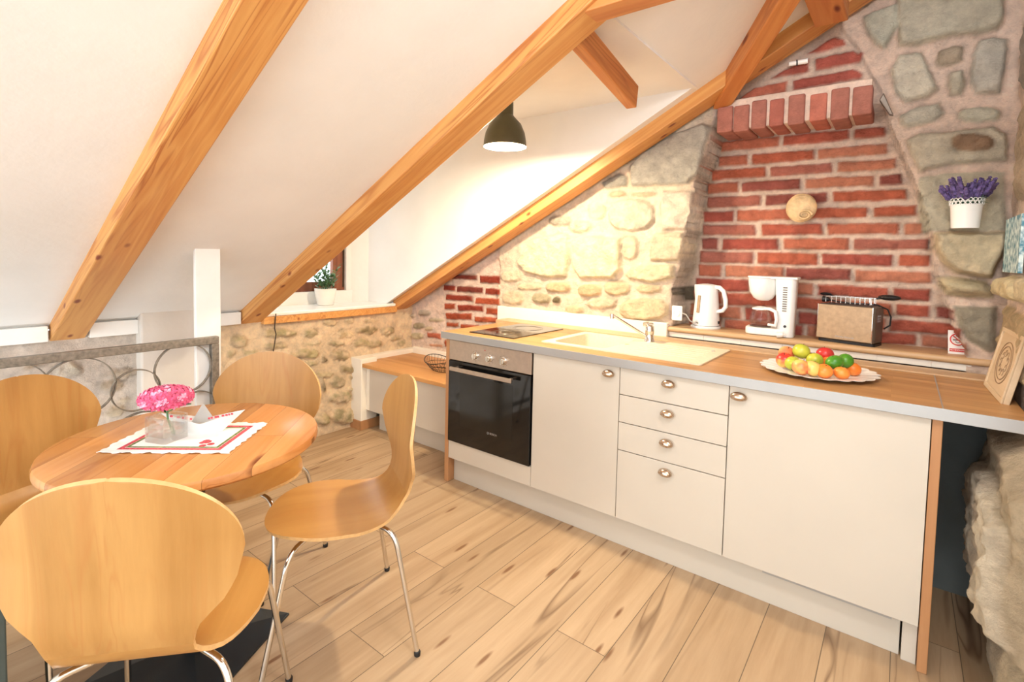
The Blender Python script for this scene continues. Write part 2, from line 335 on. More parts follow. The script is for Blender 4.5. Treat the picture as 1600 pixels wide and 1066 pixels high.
# ------------------------------------------------------------------ relief walls (one mesh each: stones, bricks and mortar are its surface)
def ell(cx, cy, w, h, n=10, p=2.6):
    out = []
    for k in range(n):
        a = 2*math.pi*(k+.5)/n; c, s = math.cos(a), math.sin(a)
        out.append((cx+w/2*math.copysign(abs(c)**(2/p), c), cy+h/2*math.copysign(abs(s)**(2/p), s)))
    return out
def crop(org, sc, pts): return [(org[0]+x*sc, org[1]+y*sc) for x, y in pts]
def on(ax, val, pts):
    i, j = {'x': (1, 2), 'y': (0, 2)}[ax]
    out = []
    for u, v in pts:
        p = at(u, v, ax, val); out.append((p[i], p[j]))
    return out
MORTAR = (246, 220, 200)
def relief(name, ax, base, rng, step, items, mat, sign, mortar=MORTAR, mcol=None, edge=.010, nz=.010, rough=.006, soft=0.0, crack=0.0, lift=1.04):
    """items: (polygon in wall coords, bump height, colour, corner radius). base: value or f(a,b)"""
    a0, a1, b0, b1 = rng
    na, nb = int((a1-a0)/step)+1, int((b1-b0)/step)+1
    A, B = np.meshgrid(np.linspace(a0, a1, na), np.linspace(b0, b1, nb))
    D = base(A, B) if callable(base) else np.full(A.shape, float(base))
    H = fbm(A*9, B*9, 3)*rough*1.2+fbm(A*34, B*34, 5)*rough*.5
    col = np.empty(A.shape+(3,)); col[:] = srgb(mortar)
    if mcol: mcol(A, B, col)
    PA = A+fbm(A*14, B*14, 11)*nz+fbm(A*45, B*45, 12)*nz*.5; PB = B+fbm(A*14, B*14, 21)*nz+fbm(A*45, B*45, 22)*nz*.5
    for k, (poly, h, c, rad) in enumerate(items):
        xs = [p[0] for p in poly]; ys = [p[1] for p in poly]; mg = .03
        sel = (A[0] > min(xs)-mg) & (A[0] < max(xs)+mg); sl2 = (B[:, 0] > min(ys)-mg) & (B[:, 0] < max(ys)+mg)
        if not sel.any() or not sl2.any(): continue
        ia = np.where(sel)[0]; ib = np.where(sl2)[0]; s = (slice(ib[0], ib[-1]+1), slice(ia[0], ia[-1]+1))
        d = sdf(PA[s], PB[s], poly)
        t = sstep(-.002, rad, d); m = sstep(-.002, edge, d)
        if soft: m = m*np.clip(.72+soft*fbm(A[s]*24, B[s]*24, 80+k), 0, 1)
        m = m[..., None]
        H[s] += h*t+t*fbm(A[s]*22, B[s]*22, 40+k)*rough*1.4
        lin = np.array(srgb(tuple(min(255, x*lift) for x in c)))
        if crack:  # joint dirt and crevice shadow painted as dark lines along stone edges
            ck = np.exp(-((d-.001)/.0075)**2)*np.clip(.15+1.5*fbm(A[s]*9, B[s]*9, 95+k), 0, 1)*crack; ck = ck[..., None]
        vr = (1+.16*fbm(A[s]*13, B[s]*17, 60+k))[..., None]
        col[s] = col[s]*(1-m)+lin*vr*m
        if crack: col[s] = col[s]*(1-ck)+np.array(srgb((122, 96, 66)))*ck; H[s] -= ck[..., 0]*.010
    P = D+sign*H
    if ax == 'y': co = np.stack([A, P, B], -1)
    else: co = np.stack([P, A, B], -1)
    co = co.reshape(-1, 3)
    idx = np.arange(na*nb).reshape(nb, na)
    q = np.stack([idx[:-1, :-1], idx[:-1, 1:], idx[1:, 1:], idx[1:, :-1]], -1).reshape(-1, 4)
    if (ax == 'x') == (sign < 0): q = q[:, ::-1]
    me = bpy.data.meshes.new(name); me.vertices.add(len(co)); me.vertices.foreach_set('co', co.ravel())
    me.loops.add(len(q)*4); me.polygons.add(len(q)); me.loops.foreach_set('vertex_index', q.ravel().astype(np.int32))
    me.polygons.foreach_set('loop_start', np.arange(0, len(q)*4, 4, dtype=np.int32)); me.polygons.foreach_set('loop_total', np.full(len(q), 4, dtype=np.int32))
    me.polygons.foreach_set('use_smooth', np.ones(len(q), dtype=bool)); me.update(calc_edges=True)
    at_ = me.color_attributes.new('Col', 'FLOAT_COLOR', 'POINT')
    at_.data.foreach_set('color', np.concatenate([np.clip(col.reshape(-1, 3), 0, 1), np.ones((len(co), 1))], 1).astype(np.float32).ravel())
    me.materials.append(M[mat]); o = bpy.data.objects.new(name, me); C.objects.link(o); return o

BR = [(190, 102, 82), (178, 92, 78), (200, 118, 92), (160, 90, 80), (194, 106, 80), (208, 136, 108), (184, 114, 98)]
DK = (116, 64, 56)
def roofz(x): return .963+.53*(x+1.22)
BRK, MIDY, LEFTY = .975, .775, .80

back = []
# mid stone wall
def mid(poly, h, c, rad=.017): back.append((on('y', MIDY, crop((780, 180), .319, poly)), h, c, rad))
GR, GR2, CRM, PAL = (192, 186, 172), (170, 166, 154), (232, 212, 180), (226, 208, 178)
mid([(640, 250), (700, 190), (860, 90), (1000, 40), (1050, 60), (1020, 150), (985, 290), (930, 340), (780, 350), (650, 350)], .035, GR)
mid([(500, 330), (590, 280), (630, 300), (625, 350), (520, 362)], .015, GR2)
mid([(800, 368), (955, 372), (960, 470), (940, 565), (800, 565), (790, 450)], .03, (230, 212, 190))
mid(ell(650, 490, 230, 165), .028, (222, 208, 182)); mid(ell(580, 388, 90, 34), .015, (214, 190, 156)); mid(ell(708, 388, 130, 34), .015, (206, 186, 154))
mid(ell(396, 545, 110, 66), .02, PAL); mid(ell(480, 470, 90, 90), .015, PAL); mid(ell(300, 520, 120, 50), .012, (196, 184, 164))
mid([(740, 620), (760, 575), (905, 572), (915, 640), (885, 715), (745, 715)], .03, CRM); mid(ell(640, 650, 84, 122), .022, CRM)
mid([(95, 720), (170, 600), (300, 575), (352, 590), (350, 720), (330, 795), (240, 800), (130, 770)], .04, (238, 222, 184))
mid([(362, 600), (450, 588), (600, 600), (604, 760), (560, 803), (400, 800), (360, 740)], .04, (238, 222, 184))
mid([(615, 780), (650, 735), (860, 728), (866, 800), (760, 822), (640, 805)], .035, (236, 218, 180)); mid(ell(60, 790, 110, 60), .02, CRM)
mid(ell(295, 843, 128, 56), .028, (222, 192, 150)); mid(ell(448, 858, 124, 70), .03, (224, 194, 152)); mid(ell(580, 848, 128, 76), .025, (230, 206, 166)); mid(ell(735, 850, 130, 50), .02, (226, 200, 162))
mid(ell(212, 896, 98, 56), .024, (184, 172, 140)); mid(ell(284, 906, 46, 38), .024, (122, 110, 84)); mid(ell(505, 920, 150, 60), .026, CRM)
mid(ell(715, 950, 250, 116), .035, (236, 214, 174)); mid(ell(370, 952, 100, 46), .018, (220, 196, 158)); mid(ell(70, 895, 110, 76), .022, (226, 204, 170)); mid(ell(150, 840, 130, 40), .016, (232, 212, 176)); mid(ell(230, 965, 120, 44), .018, CRM)
mid([(840, 845), (935, 835), (938, 915), (850, 920)], .015, (110, 98, 82))
# reveal of the stone wall beside the bricks
# right stone block
def rgt(poly, h, c, rad=.018, org=(1420, 0), sc=.28125): back.append((on('y', MIDY, crop(org, sc, poly)), h, c, rad))
rgt([(0, -60), (540, -60), (528, 130), (490, 175), (380, 205), (240, 212), (60, 266), (-60, 262), (-75, 0)], .05, (202, 196, 176))
rgt([(790, 70), (940, 10), (955, 100), (885, 215), (840, 190), (800, 120)], .035, (200, 198, 180), org=(1050, 0), sc=.375)
rgt([(138, 345), (160, 290), (250, 252), (310, 255), (300, 345), (215, 380), (150, 375)], .03, (190, 174, 152))
rgt([(350, 300), (390, 225), (470, 205), (556, 215), (540, 380), (515, 525), (370, 530), (325, 470), (330, 360)], .04, (200, 194, 180))
rgt([(222, 400), (300, 385), (315, 470), (305, 530), (225, 530), (212, 470)], .02, (196, 188, 168))
rgt([(-110, 400), (-60, 300), (80, 290), (168, 495), (100, 550), (-20, 575), (-80, 520)], .035, (220, 212, 192))
rgt([(-60, 640), (40, 595), (170, 572), (205, 630), (130, 690), (0, 715), (-55, 700)], .03, (208, 202, 184)); rgt(ell(390, 640, 250, 96), .03, (206, 202, 182))
rgt([(-20, 780), (60, 735), (200, 735), (330, 712), (470, 700), (545, 740), (548, 900), (400, 915), (230, 925), (60, 960), (0, 860)], .035, (212, 202, 180)); rgt(ell(350, 800, 250, 110), .01, (156, 128, 104))
rgt([(50, 985), (200, 960), (540, 950), (550, 1290), (60, 1290)], .012, (206, 196, 172))
K3 = dict(org=(1430, 340), sc=.2439)
rgt([(105, 92), (230, 84), (590, 84), (588, 170), (545, 290), (500, 390), (430, 395), (250, 360), (160, 290), (115, 190)], .115, (212, 196, 164), .025, **K3)
rgt([(140, 380), (250, 372), (460, 405), (520, 470), (505, 525), (330, 520), (200, 500), (150, 440)], .07, (206, 192, 158), .04, **K3)
rgt([(225, 560), (530, 572), (520, 700), (530, 860), (470, 875), (330, 790), (265, 700)], .03, (164, 156, 138), .03, **K3)
# left of the stone wall: rubble and a brick patch
def lft(poly, h, c, rad=.02, org=(340, 480), sc=.225): back.append((on('y', LEFTY, crop(org, sc, poly)), h, c, rad))
for e, c in [(ell(1400, 130, 90, 50), (176, 162, 134)), (ell(1520, 88, 110, 34), (206, 188, 156)), (ell(1390, 200, 90, 56), (214, 196, 160)), (ell(1470, 150, 60, 40), (210, 190, 156)), (ell(1340, 60, 70, 40), (196, 178, 156)), (ell(1440, 40, 90, 50), (190, 176, 158))]: lft(e, .02, c)
lft([(1455, 172), (1560, 182), (1560, 226), (1455, 210)], .012, (196, 108, 80)); lft([(1470, 250), (1565, 258), (1565, 285), (1470, 272)], .01, (216, 158, 124))
lb = [[(340, 470, 152, 186), (482, 594, 158, 206)], [(300, 360, 206, 240), (366, 500, 212, 250), (508, 594, 222, 260)], [(310, 448, 254, 292), (458, 592, 268, 310)], [(306, 362, 298, 332), (370, 502, 304, 344), (512, 590, 320, 360)],
      [(312, 442, 344, 386), (454, 590, 364, 400)], [(310, 376, 392, 420), (384, 480, 402, 430), (492, 590, 408, 440)], [(310, 440, 436, 470), (452, 590, 450, 486)], [(306, 400, 480, 520), (410, 590, 490, 530)]]
for r, row in enumerate(lb):
    for k, (x0, x1, y0, y1) in enumerate(row):
        s = (x1-x0)*.06
        c = [(132, 62, 50), (150, 62, 44), (176, 84, 54), (190, 96, 62)][min(3, r//2+(k+r) % 2)]
        lft([(x0, y0), (x1, y0+s*.8), (x1, y1+s*.2), (x0, y1-s*.6)], .014, c, .012, org=(600, 380), sc=.3125)
# bricks inside the hearth recess
def rowb(y0x, y0, y1x, y1, h, segs):
    for k, (x0, x1) in enumerate(segs):
        c = random.choice(BR)
        ya = y0+(y1-y0)*(x0-y0x)/(y1x-y0x); yb = y0+(y1-y0)*(x1-y0x)/(y1x-y0x)
        j = [random.uniform(-2, 2) for _ in range(8)]; h2 = h/2+2.5; xm = (x0+x1)/2; ym = (ya+yb)/2
        back.append((on('y', BRK, crop((1080, 180), .3378, [(x0-1, ya-h2+3), (x0+5, ya-h2+j[0]), (xm, ym-h2+j[1]), (x1-5, yb-h2+j[2]), (x1+1, yb-h2+3), (x1+1, yb+h2-3), (x1-5, yb+h2+j[3]), (xm, ym+h2+j[4]), (x0+5, ya+h2+j[5]), (x0-1, ya+h2-3)])), .016, c, .014))
rowb(140, 147, 900, 76, 48, [(140, 410), (425, 735), (750, 900)])
rowb(128, 217, 912, 155, 48, [(128, 262), (278, 570), (585, 912)])
rowb(95, 280, 948, 225, 48, [(95, 348), (365, 655), (675, 948)])
rowb(75, 342, 980, 297, 48, [(75, 222), (235, 510), (527, 845), (865, 980)])
rowb(75, 405, 998, 368, 50, [(75, 325), (345, 636), (655, 998)])
rowb(60, 472, 1045, 443, 50, [(60, 200), (212, 505), (520, 818), (840, 1045)])
rowb(55, 532, 1070, 525, 50, [(55, 300), (322, 610), (628, 962), (983, 1070)])
rowb(50, 595, 1102, 598, 52, [(50, 128), (145, 405), (427, 730), (748, 1102)])
rowb(38, 655, 1110, 676, 54, [(38, 287), (303, 588), (603, 935), (958, 1110)])
rowb(35, 717, 1112, 753, 54, [(35, 142), (160, 430), (435, 740), (757, 1112)])
rowb(22, 778, 1105, 832, 56, [(22, 270), (285, 565), (582, 915), (932, 1105)])
rowb(15, 838, 1108, 908, 56, [(15, 150), (165, 430), (445, 720), (735, 930), (945, 1108), (1130, 1200)])
rowb(-5, 898, 1108, 984, 58, [(-5, 232), (248, 480), (496, 600), (615, 900), (915, 1230)])
rowb(-10, 958, 1040, 1040, 56, [(-10, 140), (155, 420), (436, 520), (536, 800), (815, 1040), (1060, 1260)])
# above the corbel the bricks stand further out
UPY = .80
for pts in [[(230, 862), (420, 732), (560, 700), (700, 674), (692, 775), (460, 815)], [(530, 668), (640, 600), (720, 560), (880, 490), (885, 605), (700, 640)],
            [(730, 665), (990, 622), (1240, 575), (1325, 610), (1320, 665), (1040, 715), (740, 755)], [(925, 490), (1240, 425), (1340, 455), (1300, 530), (1100, 568), (925, 598)],
            [(820, 470), (1050, 325), (1100, 310), (1170, 330), (1195, 385), (1000, 440)]]:
    back.append((on('y', UPY, crop((1100, 0), .1876, pts)), .016, random.choice([(200, 108, 90), (190, 102, 88), (204, 118, 94)]), .014))
EL = on('y', MIDY, [(1120, 180), (1112, 221), (1100, 260), (1086, 288), (1083, 330), (1070, 371), (1064, 416), (1052, 451), (1050, 520)])
ER = on('y', MIDY, [(1312, 40), (1340, 75), (1372, 130), (1402, 218), (1428, 280), (1440, 320), (1458, 370), (1468, 440), (1478, 470), (1490, 520), (1506, 550)])
EL.sort(key=lambda p: p[1]); ER.sort(key=lambda p: p[1])
def base_back(A, B):
    w = fbm(A*8, B*8, 31)*.018
    el = np.interp(B, [p[1] for p in EL], [p[0] for p in EL])+w
    er = np.interp(B, [p[1] for p in ER], [p[0] for p in ER])+w
    D = np.full(A.shape, MIDY)
    D = np.where(A < -.255+w*1.5, LEFTY+.0, D)
    inr = (A > el) & (A < er)
    D = np.where(inr & (B < 2.10), BRK, D)
    D = np.where(inr & (B >= 2.10), UPY, D)
    return D
def mcol_back(A, B, col):
    el = np.interp(B, [p[1] for p in EL], [p[0] for p in EL])
    # dark tan mottled strip on the reveal, lighter plaster by the left corner
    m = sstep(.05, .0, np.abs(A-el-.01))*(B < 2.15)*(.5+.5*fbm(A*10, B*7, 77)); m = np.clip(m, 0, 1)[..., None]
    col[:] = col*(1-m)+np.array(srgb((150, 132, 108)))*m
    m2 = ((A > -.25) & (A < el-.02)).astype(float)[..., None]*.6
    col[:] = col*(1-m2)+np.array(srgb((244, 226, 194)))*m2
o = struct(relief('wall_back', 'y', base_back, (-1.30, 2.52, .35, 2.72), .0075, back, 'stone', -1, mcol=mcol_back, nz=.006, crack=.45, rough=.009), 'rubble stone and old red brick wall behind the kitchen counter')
# soldier course that juts out over the hearth
bm = bmesh.new()
sx = [(190, 250, 455, 555), (258, 318, 437, 540), (333, 390, 430, 530), (408, 463, 413, 520), (487, 550, 400, 512), (577, 642, 383, 500), (665, 735, 368, 485), (755, 832, 357, 472)]
cb = []
for (x0, x1, y0, y1) in sx:
    a = at(1050+x0*.375, y0*.375, 'y', .745); b = at(1050+x1*.375, y1*.375, 'y', .745); cb.append((a[0], b[0], b[2], a[2]))
zb_ = sum(c[2] for c in cb)/8; zt_ = sum(c[3] for c in cb)/8
rn = random.Random(3)
me_cols = []
for (x0, x1, z0, z1) in cb:
    vs = box(bm, x0, x1, .742+rn.uniform(-.004, .004), BRK, zb_+rn.uniform(-.006, .006), zt_+rn.uniform(-.008, .004))
    me_cols += [rn.choice([(208, 128, 108), (190, 116, 100), (214, 134, 110), (184, 122, 106)])]*8
box(bm, cb[0][0]+.01, cb[-1][1]-.004, .755, BRK+.01, zb_+.01, zt_+.03); me_cols += [MORTAR]*8
me = bpy.data.meshes.new('corbel_course'); bm.to_mesh(me); bm.free(); me.materials.append(M['brick'])
ca = me.color_attributes.new('Col', 'FLOAT_COLOR', 'POINT'); ca.data.foreach_set('color', [x for c in me_cols for x in (*srgb(c), 1.0)])
co = bpy.data.objects.new('corbel_course', me); put(co, o); md = co.modifiers.new('b', 'BEVEL'); md.width = .008; md.segments = 2

# left knee wall of rubble
left = []
LX = -1.215
def lw(poly, h, c, rad=.02): left.append((on('x', LX, crop((340, 480), .225, poly)), h, c, rad))
OL, OL2, OLD = (196, 178, 132), (206, 186, 142), (158, 138, 100)
for cx, cy, w, h_, c, hh in [(160, 240, 120, 100, OL, .03), (430, 182, 260, 74, OL, .022), (400, 268, 200, 46, OL2, .015), (650, 182, 120, 66, OL, .02), (660, 258, 130, 34, OL2, .014), (790, 108, 100, 60, (222, 196, 150), .012),
        (915, 98, 70, 44, OL2, .015), (1040, 165, 156, 64, OLD, .022), (1070, 98, 120, 50, (216, 190, 146), .012), (1185, 168, 96, 60, OL, .018), (890, 190, 120, 60, (214, 188, 146), .014), (830, 252, 130, 42, OL2, .022),
        (1040, 250, 214, 66, (186, 166, 124), .024), (1240, 212, 100, 40, OL, .016), (1280, 252, 60, 40, OL, .016), (630, 322, 160, 92, OL, .03), (860, 335, 130, 86, (178, 158, 118), .026), (742, 362, 66, 52, (120, 100, 72), .016), (650, 396, 90, 42, OL2, .016),
        (905, 432, 116, 62, (170, 150, 112), .024), (935, 490, 50, 44, (160, 138, 104), .014), (750, 470, 150, 50, OL2, .02), (732, 535, 60, 110, (132, 116, 88), .02), (835, 525, 110, 84, (172, 156, 122), .024), (935, 578, 76, 42, OL, .016),
        (850, 630, 170, 90, (188, 170, 130), .026), (730, 775, 120, 100, OL, .026), (875, 757, 176, 116, (182, 166, 126), .03), (640, 700, 110, 90, OL, .02), (520, 330, 100, 60, (214, 192, 148), .012), (520, 430, 120, 70, OL, .02), (90, 330, 70, 60, OL2, .016), (230, 320, 110, 60, OL2, .016)]:
    lw(ell(cx, cy, w, h_, 9, 2.4), hh, c)
rn = random.Random(11)
for i in range(70):   # rubble nearer the stairwell, under the railing
    a = rn.uniform(-2.6, -1.2); b = rn.uniform(-.55, .85); w = rn.uniform(.08, .22); h_ = rn.uniform(.05, .11)
    left.append((ell(a, b, w, h_, 8, 2.3), rn.uniform(.008, .02), rn.choice([(214, 196, 170), (204, 182, 154), (186, 158, 128), (220, 206, 184), (196, 176, 150)]), .02))
def mcol_left(A, B, col):
    m = sstep(-.85, -1.1, A)[..., None]
    col[:] = np.array(srgb((250, 222, 184)))*(1-m)+np.array(srgb((232, 216, 200)))*m
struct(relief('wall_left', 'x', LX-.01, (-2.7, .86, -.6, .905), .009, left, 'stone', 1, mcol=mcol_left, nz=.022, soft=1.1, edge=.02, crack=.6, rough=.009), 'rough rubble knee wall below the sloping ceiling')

# right wall: stones seen at a grazing angle
RX = 2.455
right = []
def rw(poly, h, c, rad=.04): right.append((poly, h, c, rad))
rw([(-.30, .25), (-.28, .75), (.0, .84), (.42, .83), (.53, .6), (.5, .35), (.3, .22)], .075, (190, 172, 144), .07); rw([(-.25, .30), (-.2, .62), (.05, .70), (.36, .66), (.44, .5), (.3, .30)], .045, (214, 200, 176), .022)
rw([(-.5, -.02), (-.45, .2), (.1, .24), (.3, .18), (.28, -.02)], .05, (216, 200, 172), .05)
rw([(.30, 1.235), (.28, 1.31), (.42, 1.33), (.66, 1.325), (.74, 1.29), (.68, 1.235)], .05, (232, 214, 170), .02)
rw([(-.25, 1.235), (-.25, 1.33), (.2, 1.335), (.26, 1.24)], .05, (226, 208, 170), .02)
for pl, c in [([(.1, 1.6), (.1, 2.0), (.35, 2.05), (.6, 1.95), (.66, 1.62)], (196, 176, 150)), ([(.1, 2.1), (.12, 2.4), (.6, 2.45), (.7, 2.05)], (176, 164, 150)), ([(-.3, 1.6), (-.3, 2.3), (.05, 2.3), (.05, 1.6)], (190, 176, 152)),
              ([(.2, .95), (.22, 1.2), (.7, 1.21), (.72, 1.0)], (204, 180, 142)), ([(-.4, .95), (-.4, 1.2), (.15, 1.2), (.15, .95)], (208, 190, 156))]: rw(pl, .02, c, .03)
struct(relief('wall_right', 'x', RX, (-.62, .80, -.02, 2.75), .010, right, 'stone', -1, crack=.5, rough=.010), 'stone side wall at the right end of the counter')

# ------------------------------------------------------------------ floor, ceiling, remaining walls
bm = bmesh.new()
box(bm, -1.25, 3.4, -1.05, 1.05, -.06, 0); box(bm, -.50, 3.4, -4.6, -1.05, -.06, 0)
struct(mesh_obj('floor', bm, 'floor'), 'light oak laminate floor')
bm = bmesh.new()
box(bm, -1.25, -.50, -4.6, -1.05, -1.0, -.94); struct(mesh_obj('floor_stairwell', bm, 'plaster_grey'), 'stairwell landing below the railing')
DZ, DXE = 2.245, 1.199
def slab(bm, x0, x1, y0, y1, t=.05):
    n = Vector((-.53, 0, 1)).normalized()*t
    lo = [Vector((x0, y0, roofz(x0))), Vector((x1, y0, roofz(x1))), Vector((x1, y1, roofz(x1))), Vector((x0, y1, roofz(x0)))]
    vs = [bm.verts.new(p) for p in lo]+[bm.verts.new(p+n) for p in lo]
    for f in [(0, 3, 2, 1), (4, 5, 6, 7), (0, 1, 5, 4), (1, 2, 6, 5), (2, 3, 7, 6), (3, 0, 4, 7)]: bm.faces.new([vs[i] for i in f])
bm = bmesh.new()
slab(bm, -1.27, 2.6, -4.6, -.50); slab(bm, DXE, 2.6, -.50, .5621); slab(bm, -1.27, 2.6, .562, 1.06)
box(bm, -1.72, DXE+.02, -.55, .56, DZ, DZ+.05)                       # flat dormer ceiling
zr = roofz(2.6); box(bm, 2.55, 3.45, -4.6, 1.06, zr, zr+.05)
struct(mesh_obj('ceiling', bm, 'plaster'), 'white plastered ceiling sloping down to the left, with a dormer')
# dormer cheeks and the window wall
def cheek(name, y, th):
    bm = bmesh.new(); pts = [(-1.50, .935), (-1.25, .935), (DXE, DZ), (-1.50, DZ)]
    lo = [bm.verts.new((x, y, z)) for x, z in pts]; hi = [bm.verts.new((x, y+th, z)) for x, z in pts]
    bm.faces.new(lo); bm.faces.new(hi[::-1])
    for i in range(4): bm.faces.new((lo[i], lo[(i+1) % 4], hi[(i+1) % 4], hi[i]))
    return struct(mesh_obj(name, bm, 'plaster'), 'white plastered cheek of the dormer')
cheek('wall_dormer_right', .54, .02); cheek('wall_dormer_left', -.52, .02)
bm = bmesh.new()
prism(bm, [(-1.485, .54), (-1.575, .43), (-1.60, .43), (-1.60, .58), (-1.485, .58)], .94, DZ)
prism(bm, [(-1.485, -.52), (-1.575, -.50), (-1.60, -.50), (-1.60, -.56), (-1.485, -.56)], .94, DZ)
box(bm, -1.66, -1.575, .385, .56, .90, DZ); box(bm, -1.66, -1.575, -.56, -.44, .90, DZ); box(bm, -1.66, -1.575, -.44, .385, 1.80, DZ); box(bm, -1.66, -1.555, -.44, .43, .90, 1.035)
struct(mesh_obj('wall_window', bm, 'plaster'), 'white reveal around the dormer window')
bm = bmesh.new()
for (y0, y1, z0, z1) in [(.275, .385, 1.035, 1.80), (-.44, -.33, 1.035, 1.80), (-.33, .275, 1.035, 1.11), (-.33, .275, 1.73, 1.80)]: box(bm, -1.645, -1.60, y0, y1, z0, z1)
w = struct(mesh_obj('window_1', bm, 'frame_wood', bevel=.004), 'brown wooden dormer window')
BX('pane', 'pane', -1.626, -1.622, -.33, .275, 1.11, 1.73, parent=w, bevel=0)
BX('hinge_strip', 'gap', -1.604, -1.596, .365, .378, 1.06, 1.79, parent=w, bevel=0)  # dark strip standing in for the shadowed gap at the frame edge
# sill, its beam, wall plate
bm = bmesh.new(); box(bm, -1.60, -1.195, -.50, .60, .915, .940); struct(mesh_obj('trim_1', bm, 'ceramic', bevel=.008, seg=3), 'white window sill board')
bm = bmesh.new(); box(bm, -1.25, -1.185, -.50, .605, .868, .9149); struct(mesh_obj('trim_2', bm, 'beam', bevel=.003), 'wooden beam under the window sill')
bm = bmesh.new(); box(bm, -1.25, -1.185, -4.5, -1.56, .885, .962); box(bm, -1.25, -1.185, -1.40, -1.19, .885, .962); box(bm, -1.25, -1.185, -.93, -.645, .885, .962)
struct(mesh_obj('trim_3', bm, 'ceramic', bevel=.003), 'white painted wall plate under the slope')
bm = bmesh.new(); box(bm, -1.26, -1.15, -1.19, -.90, -.94, 1.02); struct(mesh_obj('wall_pier', bm, 'pier_plaster', bevel=.01), 'smooth plastered pier in the left wall')
bm = bmesh.new(); box(bm, -.500, -.475, -1.172, -1.062, -.9, 1.36); tag(mesh_obj('white_post', bm, 'ceramic', bevel=.003), 'white square post standing behind the end of the iron railing', 'post')
# unseen shell of the room (keeps the light in)
for nm, b in [('wall_front_plain', (3.40, 3.45, -4.6, -.0, -.05, 3.1))]:
    bm = bmesh.new(); box(bm, *b); struct(mesh_obj('wall_side', bm, 'plaster'), 'plain white side wall')
bm = bmesh.new(); box(bm, 2.50, 3.45, -.66, -.60, -.05, 3.1); struct(mesh_obj('wall_return', bm, 'plaster'), 'white return wall')
bm = bmesh.new(); box(bm, -1.27, 3.45, 1.06, 1.10, -.05, 3.1); struct(mesh_obj('wall_outer', bm, 'plaster'), 'outer wall')
bm = bmesh.new(); box(bm, -1.32, -1.27, -4.6, 1.08, -1.0, .93); struct(mesh_obj('wall_outer', bm, 'plaster'), 'outer wall')
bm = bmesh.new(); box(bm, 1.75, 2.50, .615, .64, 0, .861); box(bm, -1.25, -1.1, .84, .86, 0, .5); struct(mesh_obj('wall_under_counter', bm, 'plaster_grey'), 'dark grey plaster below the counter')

# plaster bands
bm = bmesh.new(); box(bm, -.235, 1.04, .745, .80, .86, .985); struct(mesh_obj('trim_4', bm, 'plaster_warm', bevel=.006), 'cream plaster upstand behind the hob')
bm = bmesh.new()
prism(bm, [(-1.25, .20), (-1.105, .20), (-1.105, .345), (-1.17, .345), (-1.17, .86), (-1.25, .86)], 0, .545)
box(bm, -1.17, -.02, .765, .86, 0, .56)
struct(mesh_obj('wall_stub', bm, 'plaster_warm', bevel=.004), 'low white plastered stub around the bench cabinet')
bm = bmesh.new(); box(bm, -1.25, -1.098, .190, .199, 0, .07); box(bm, -1.104, -1.096, .19, .41, 0, .07)
struct(mesh_obj('baseboard_left', bm, 'panel_wood', bevel=.001), 'small wooden skirting at the stub wall')

# ------------------------------------------------------------------ roof timbers
def beam(name, p0, p1, w, d, mat, label, up=(0, 0, 1), cut=None, bevel=.006):
    """w across, d depth below/along up; mesh runs along local X"""
    p0, p1 = Vector(p0), Vector(p1); L = (p1-p0).length; x = (p1-p0).normalized(); z = (Vector(up)-x*Vector(up).dot(x)).normalized(); y = z.cross(x)
    bm = bmesh.new(); n = 1
    vs = box(bm, 0, L, -w/2, w/2, -d/2, d/2)
    if cut: cut(vs)
    o = mesh_obj(name, bm, mat, bevel=bevel); o.matrix_world = Matrix(((x.x, y.x, z.x, p0.x), (x.y, y.y, z.y, p0.y), (x.z, y.z, z.z, p0.z), (0, 0, 0, 1)))
    return tag(o, label, 'beam')
ndir = Vector((1, 0, .53)).normalized(); nn = Vector((-.53, 0, 1)).normalized()
def rafter(y0, y1, xe, label):
    dv = .15; off = -.078+dv/2  # vertical offsets from the ceiling plane
    x0 = -1.235
    dperp = dv*nn.z; s = ndir
    a = Vector((x0, (y0+y1)/2, roofz(x0)+off)); b = Vector((xe, (y0+y1)/2, roofz(xe)+off))
    def cut(vs):   # plumb cut at the foot
        k = dperp/2*.53
        for i in (0, 3): vs[i].co.x += -k+0.0
        for i in (4, 7): vs[i].co.x += k
    return beam('rafter', a, b, abs(y1-y0), dperp, 'beam', label, cut=None if False else cut)
for args in [(-1.55, -1.41, 2.5, 'wide pine rafter at the left with large knots, above the round table'), (-.637, -.497, 2.5, 'middle pine rafter with the pendant lamp hanging behind it'),
             (.60, .745, 2.5, 'pine rafter lying against the stone and brick wall')]: rafter(*args)
beam('collar_beam', (1.18, -.57, 2.245), (3.3, -.57, 2.245), .10, .13, 'beam_dark', 'short horizontal pine beam leaving the middle rafter at the top edge')
def roofpt(u, v, off):
    d = FW+RT*(u-CX)/F_PX-UP*(v-CY)/F_PX; n = np.array([-.53, 0, 1]); return Vector(CAM+d*((off+.53*1.22-CAM@n)/(d@n)))
q0, q1 = roofpt(1136, 140, .905), roofpt(1222, 0, .905); q1 = q1+(q1-q0)*.6; q0 = q0-(q1-q0).normalized()*.10
beam('valley_rafter', q0, q1, .085, .11, 'beam_dark', 'steep pine timber rising from the rafter beside the bricks')
beam('brace', (1.115, -.495, 2.190), (1.09, .07, 2.095), .05, .105, 'beam_dark', 'short orange wooden brace with a cut end hanging below the middle rafter')
beam('purlin', (1.80, -.9, 2.480), (1.80, .598, 2.480), .13, .085, 'beam_dark', 'dark orange purlin crossing onto the rafter at the top right')

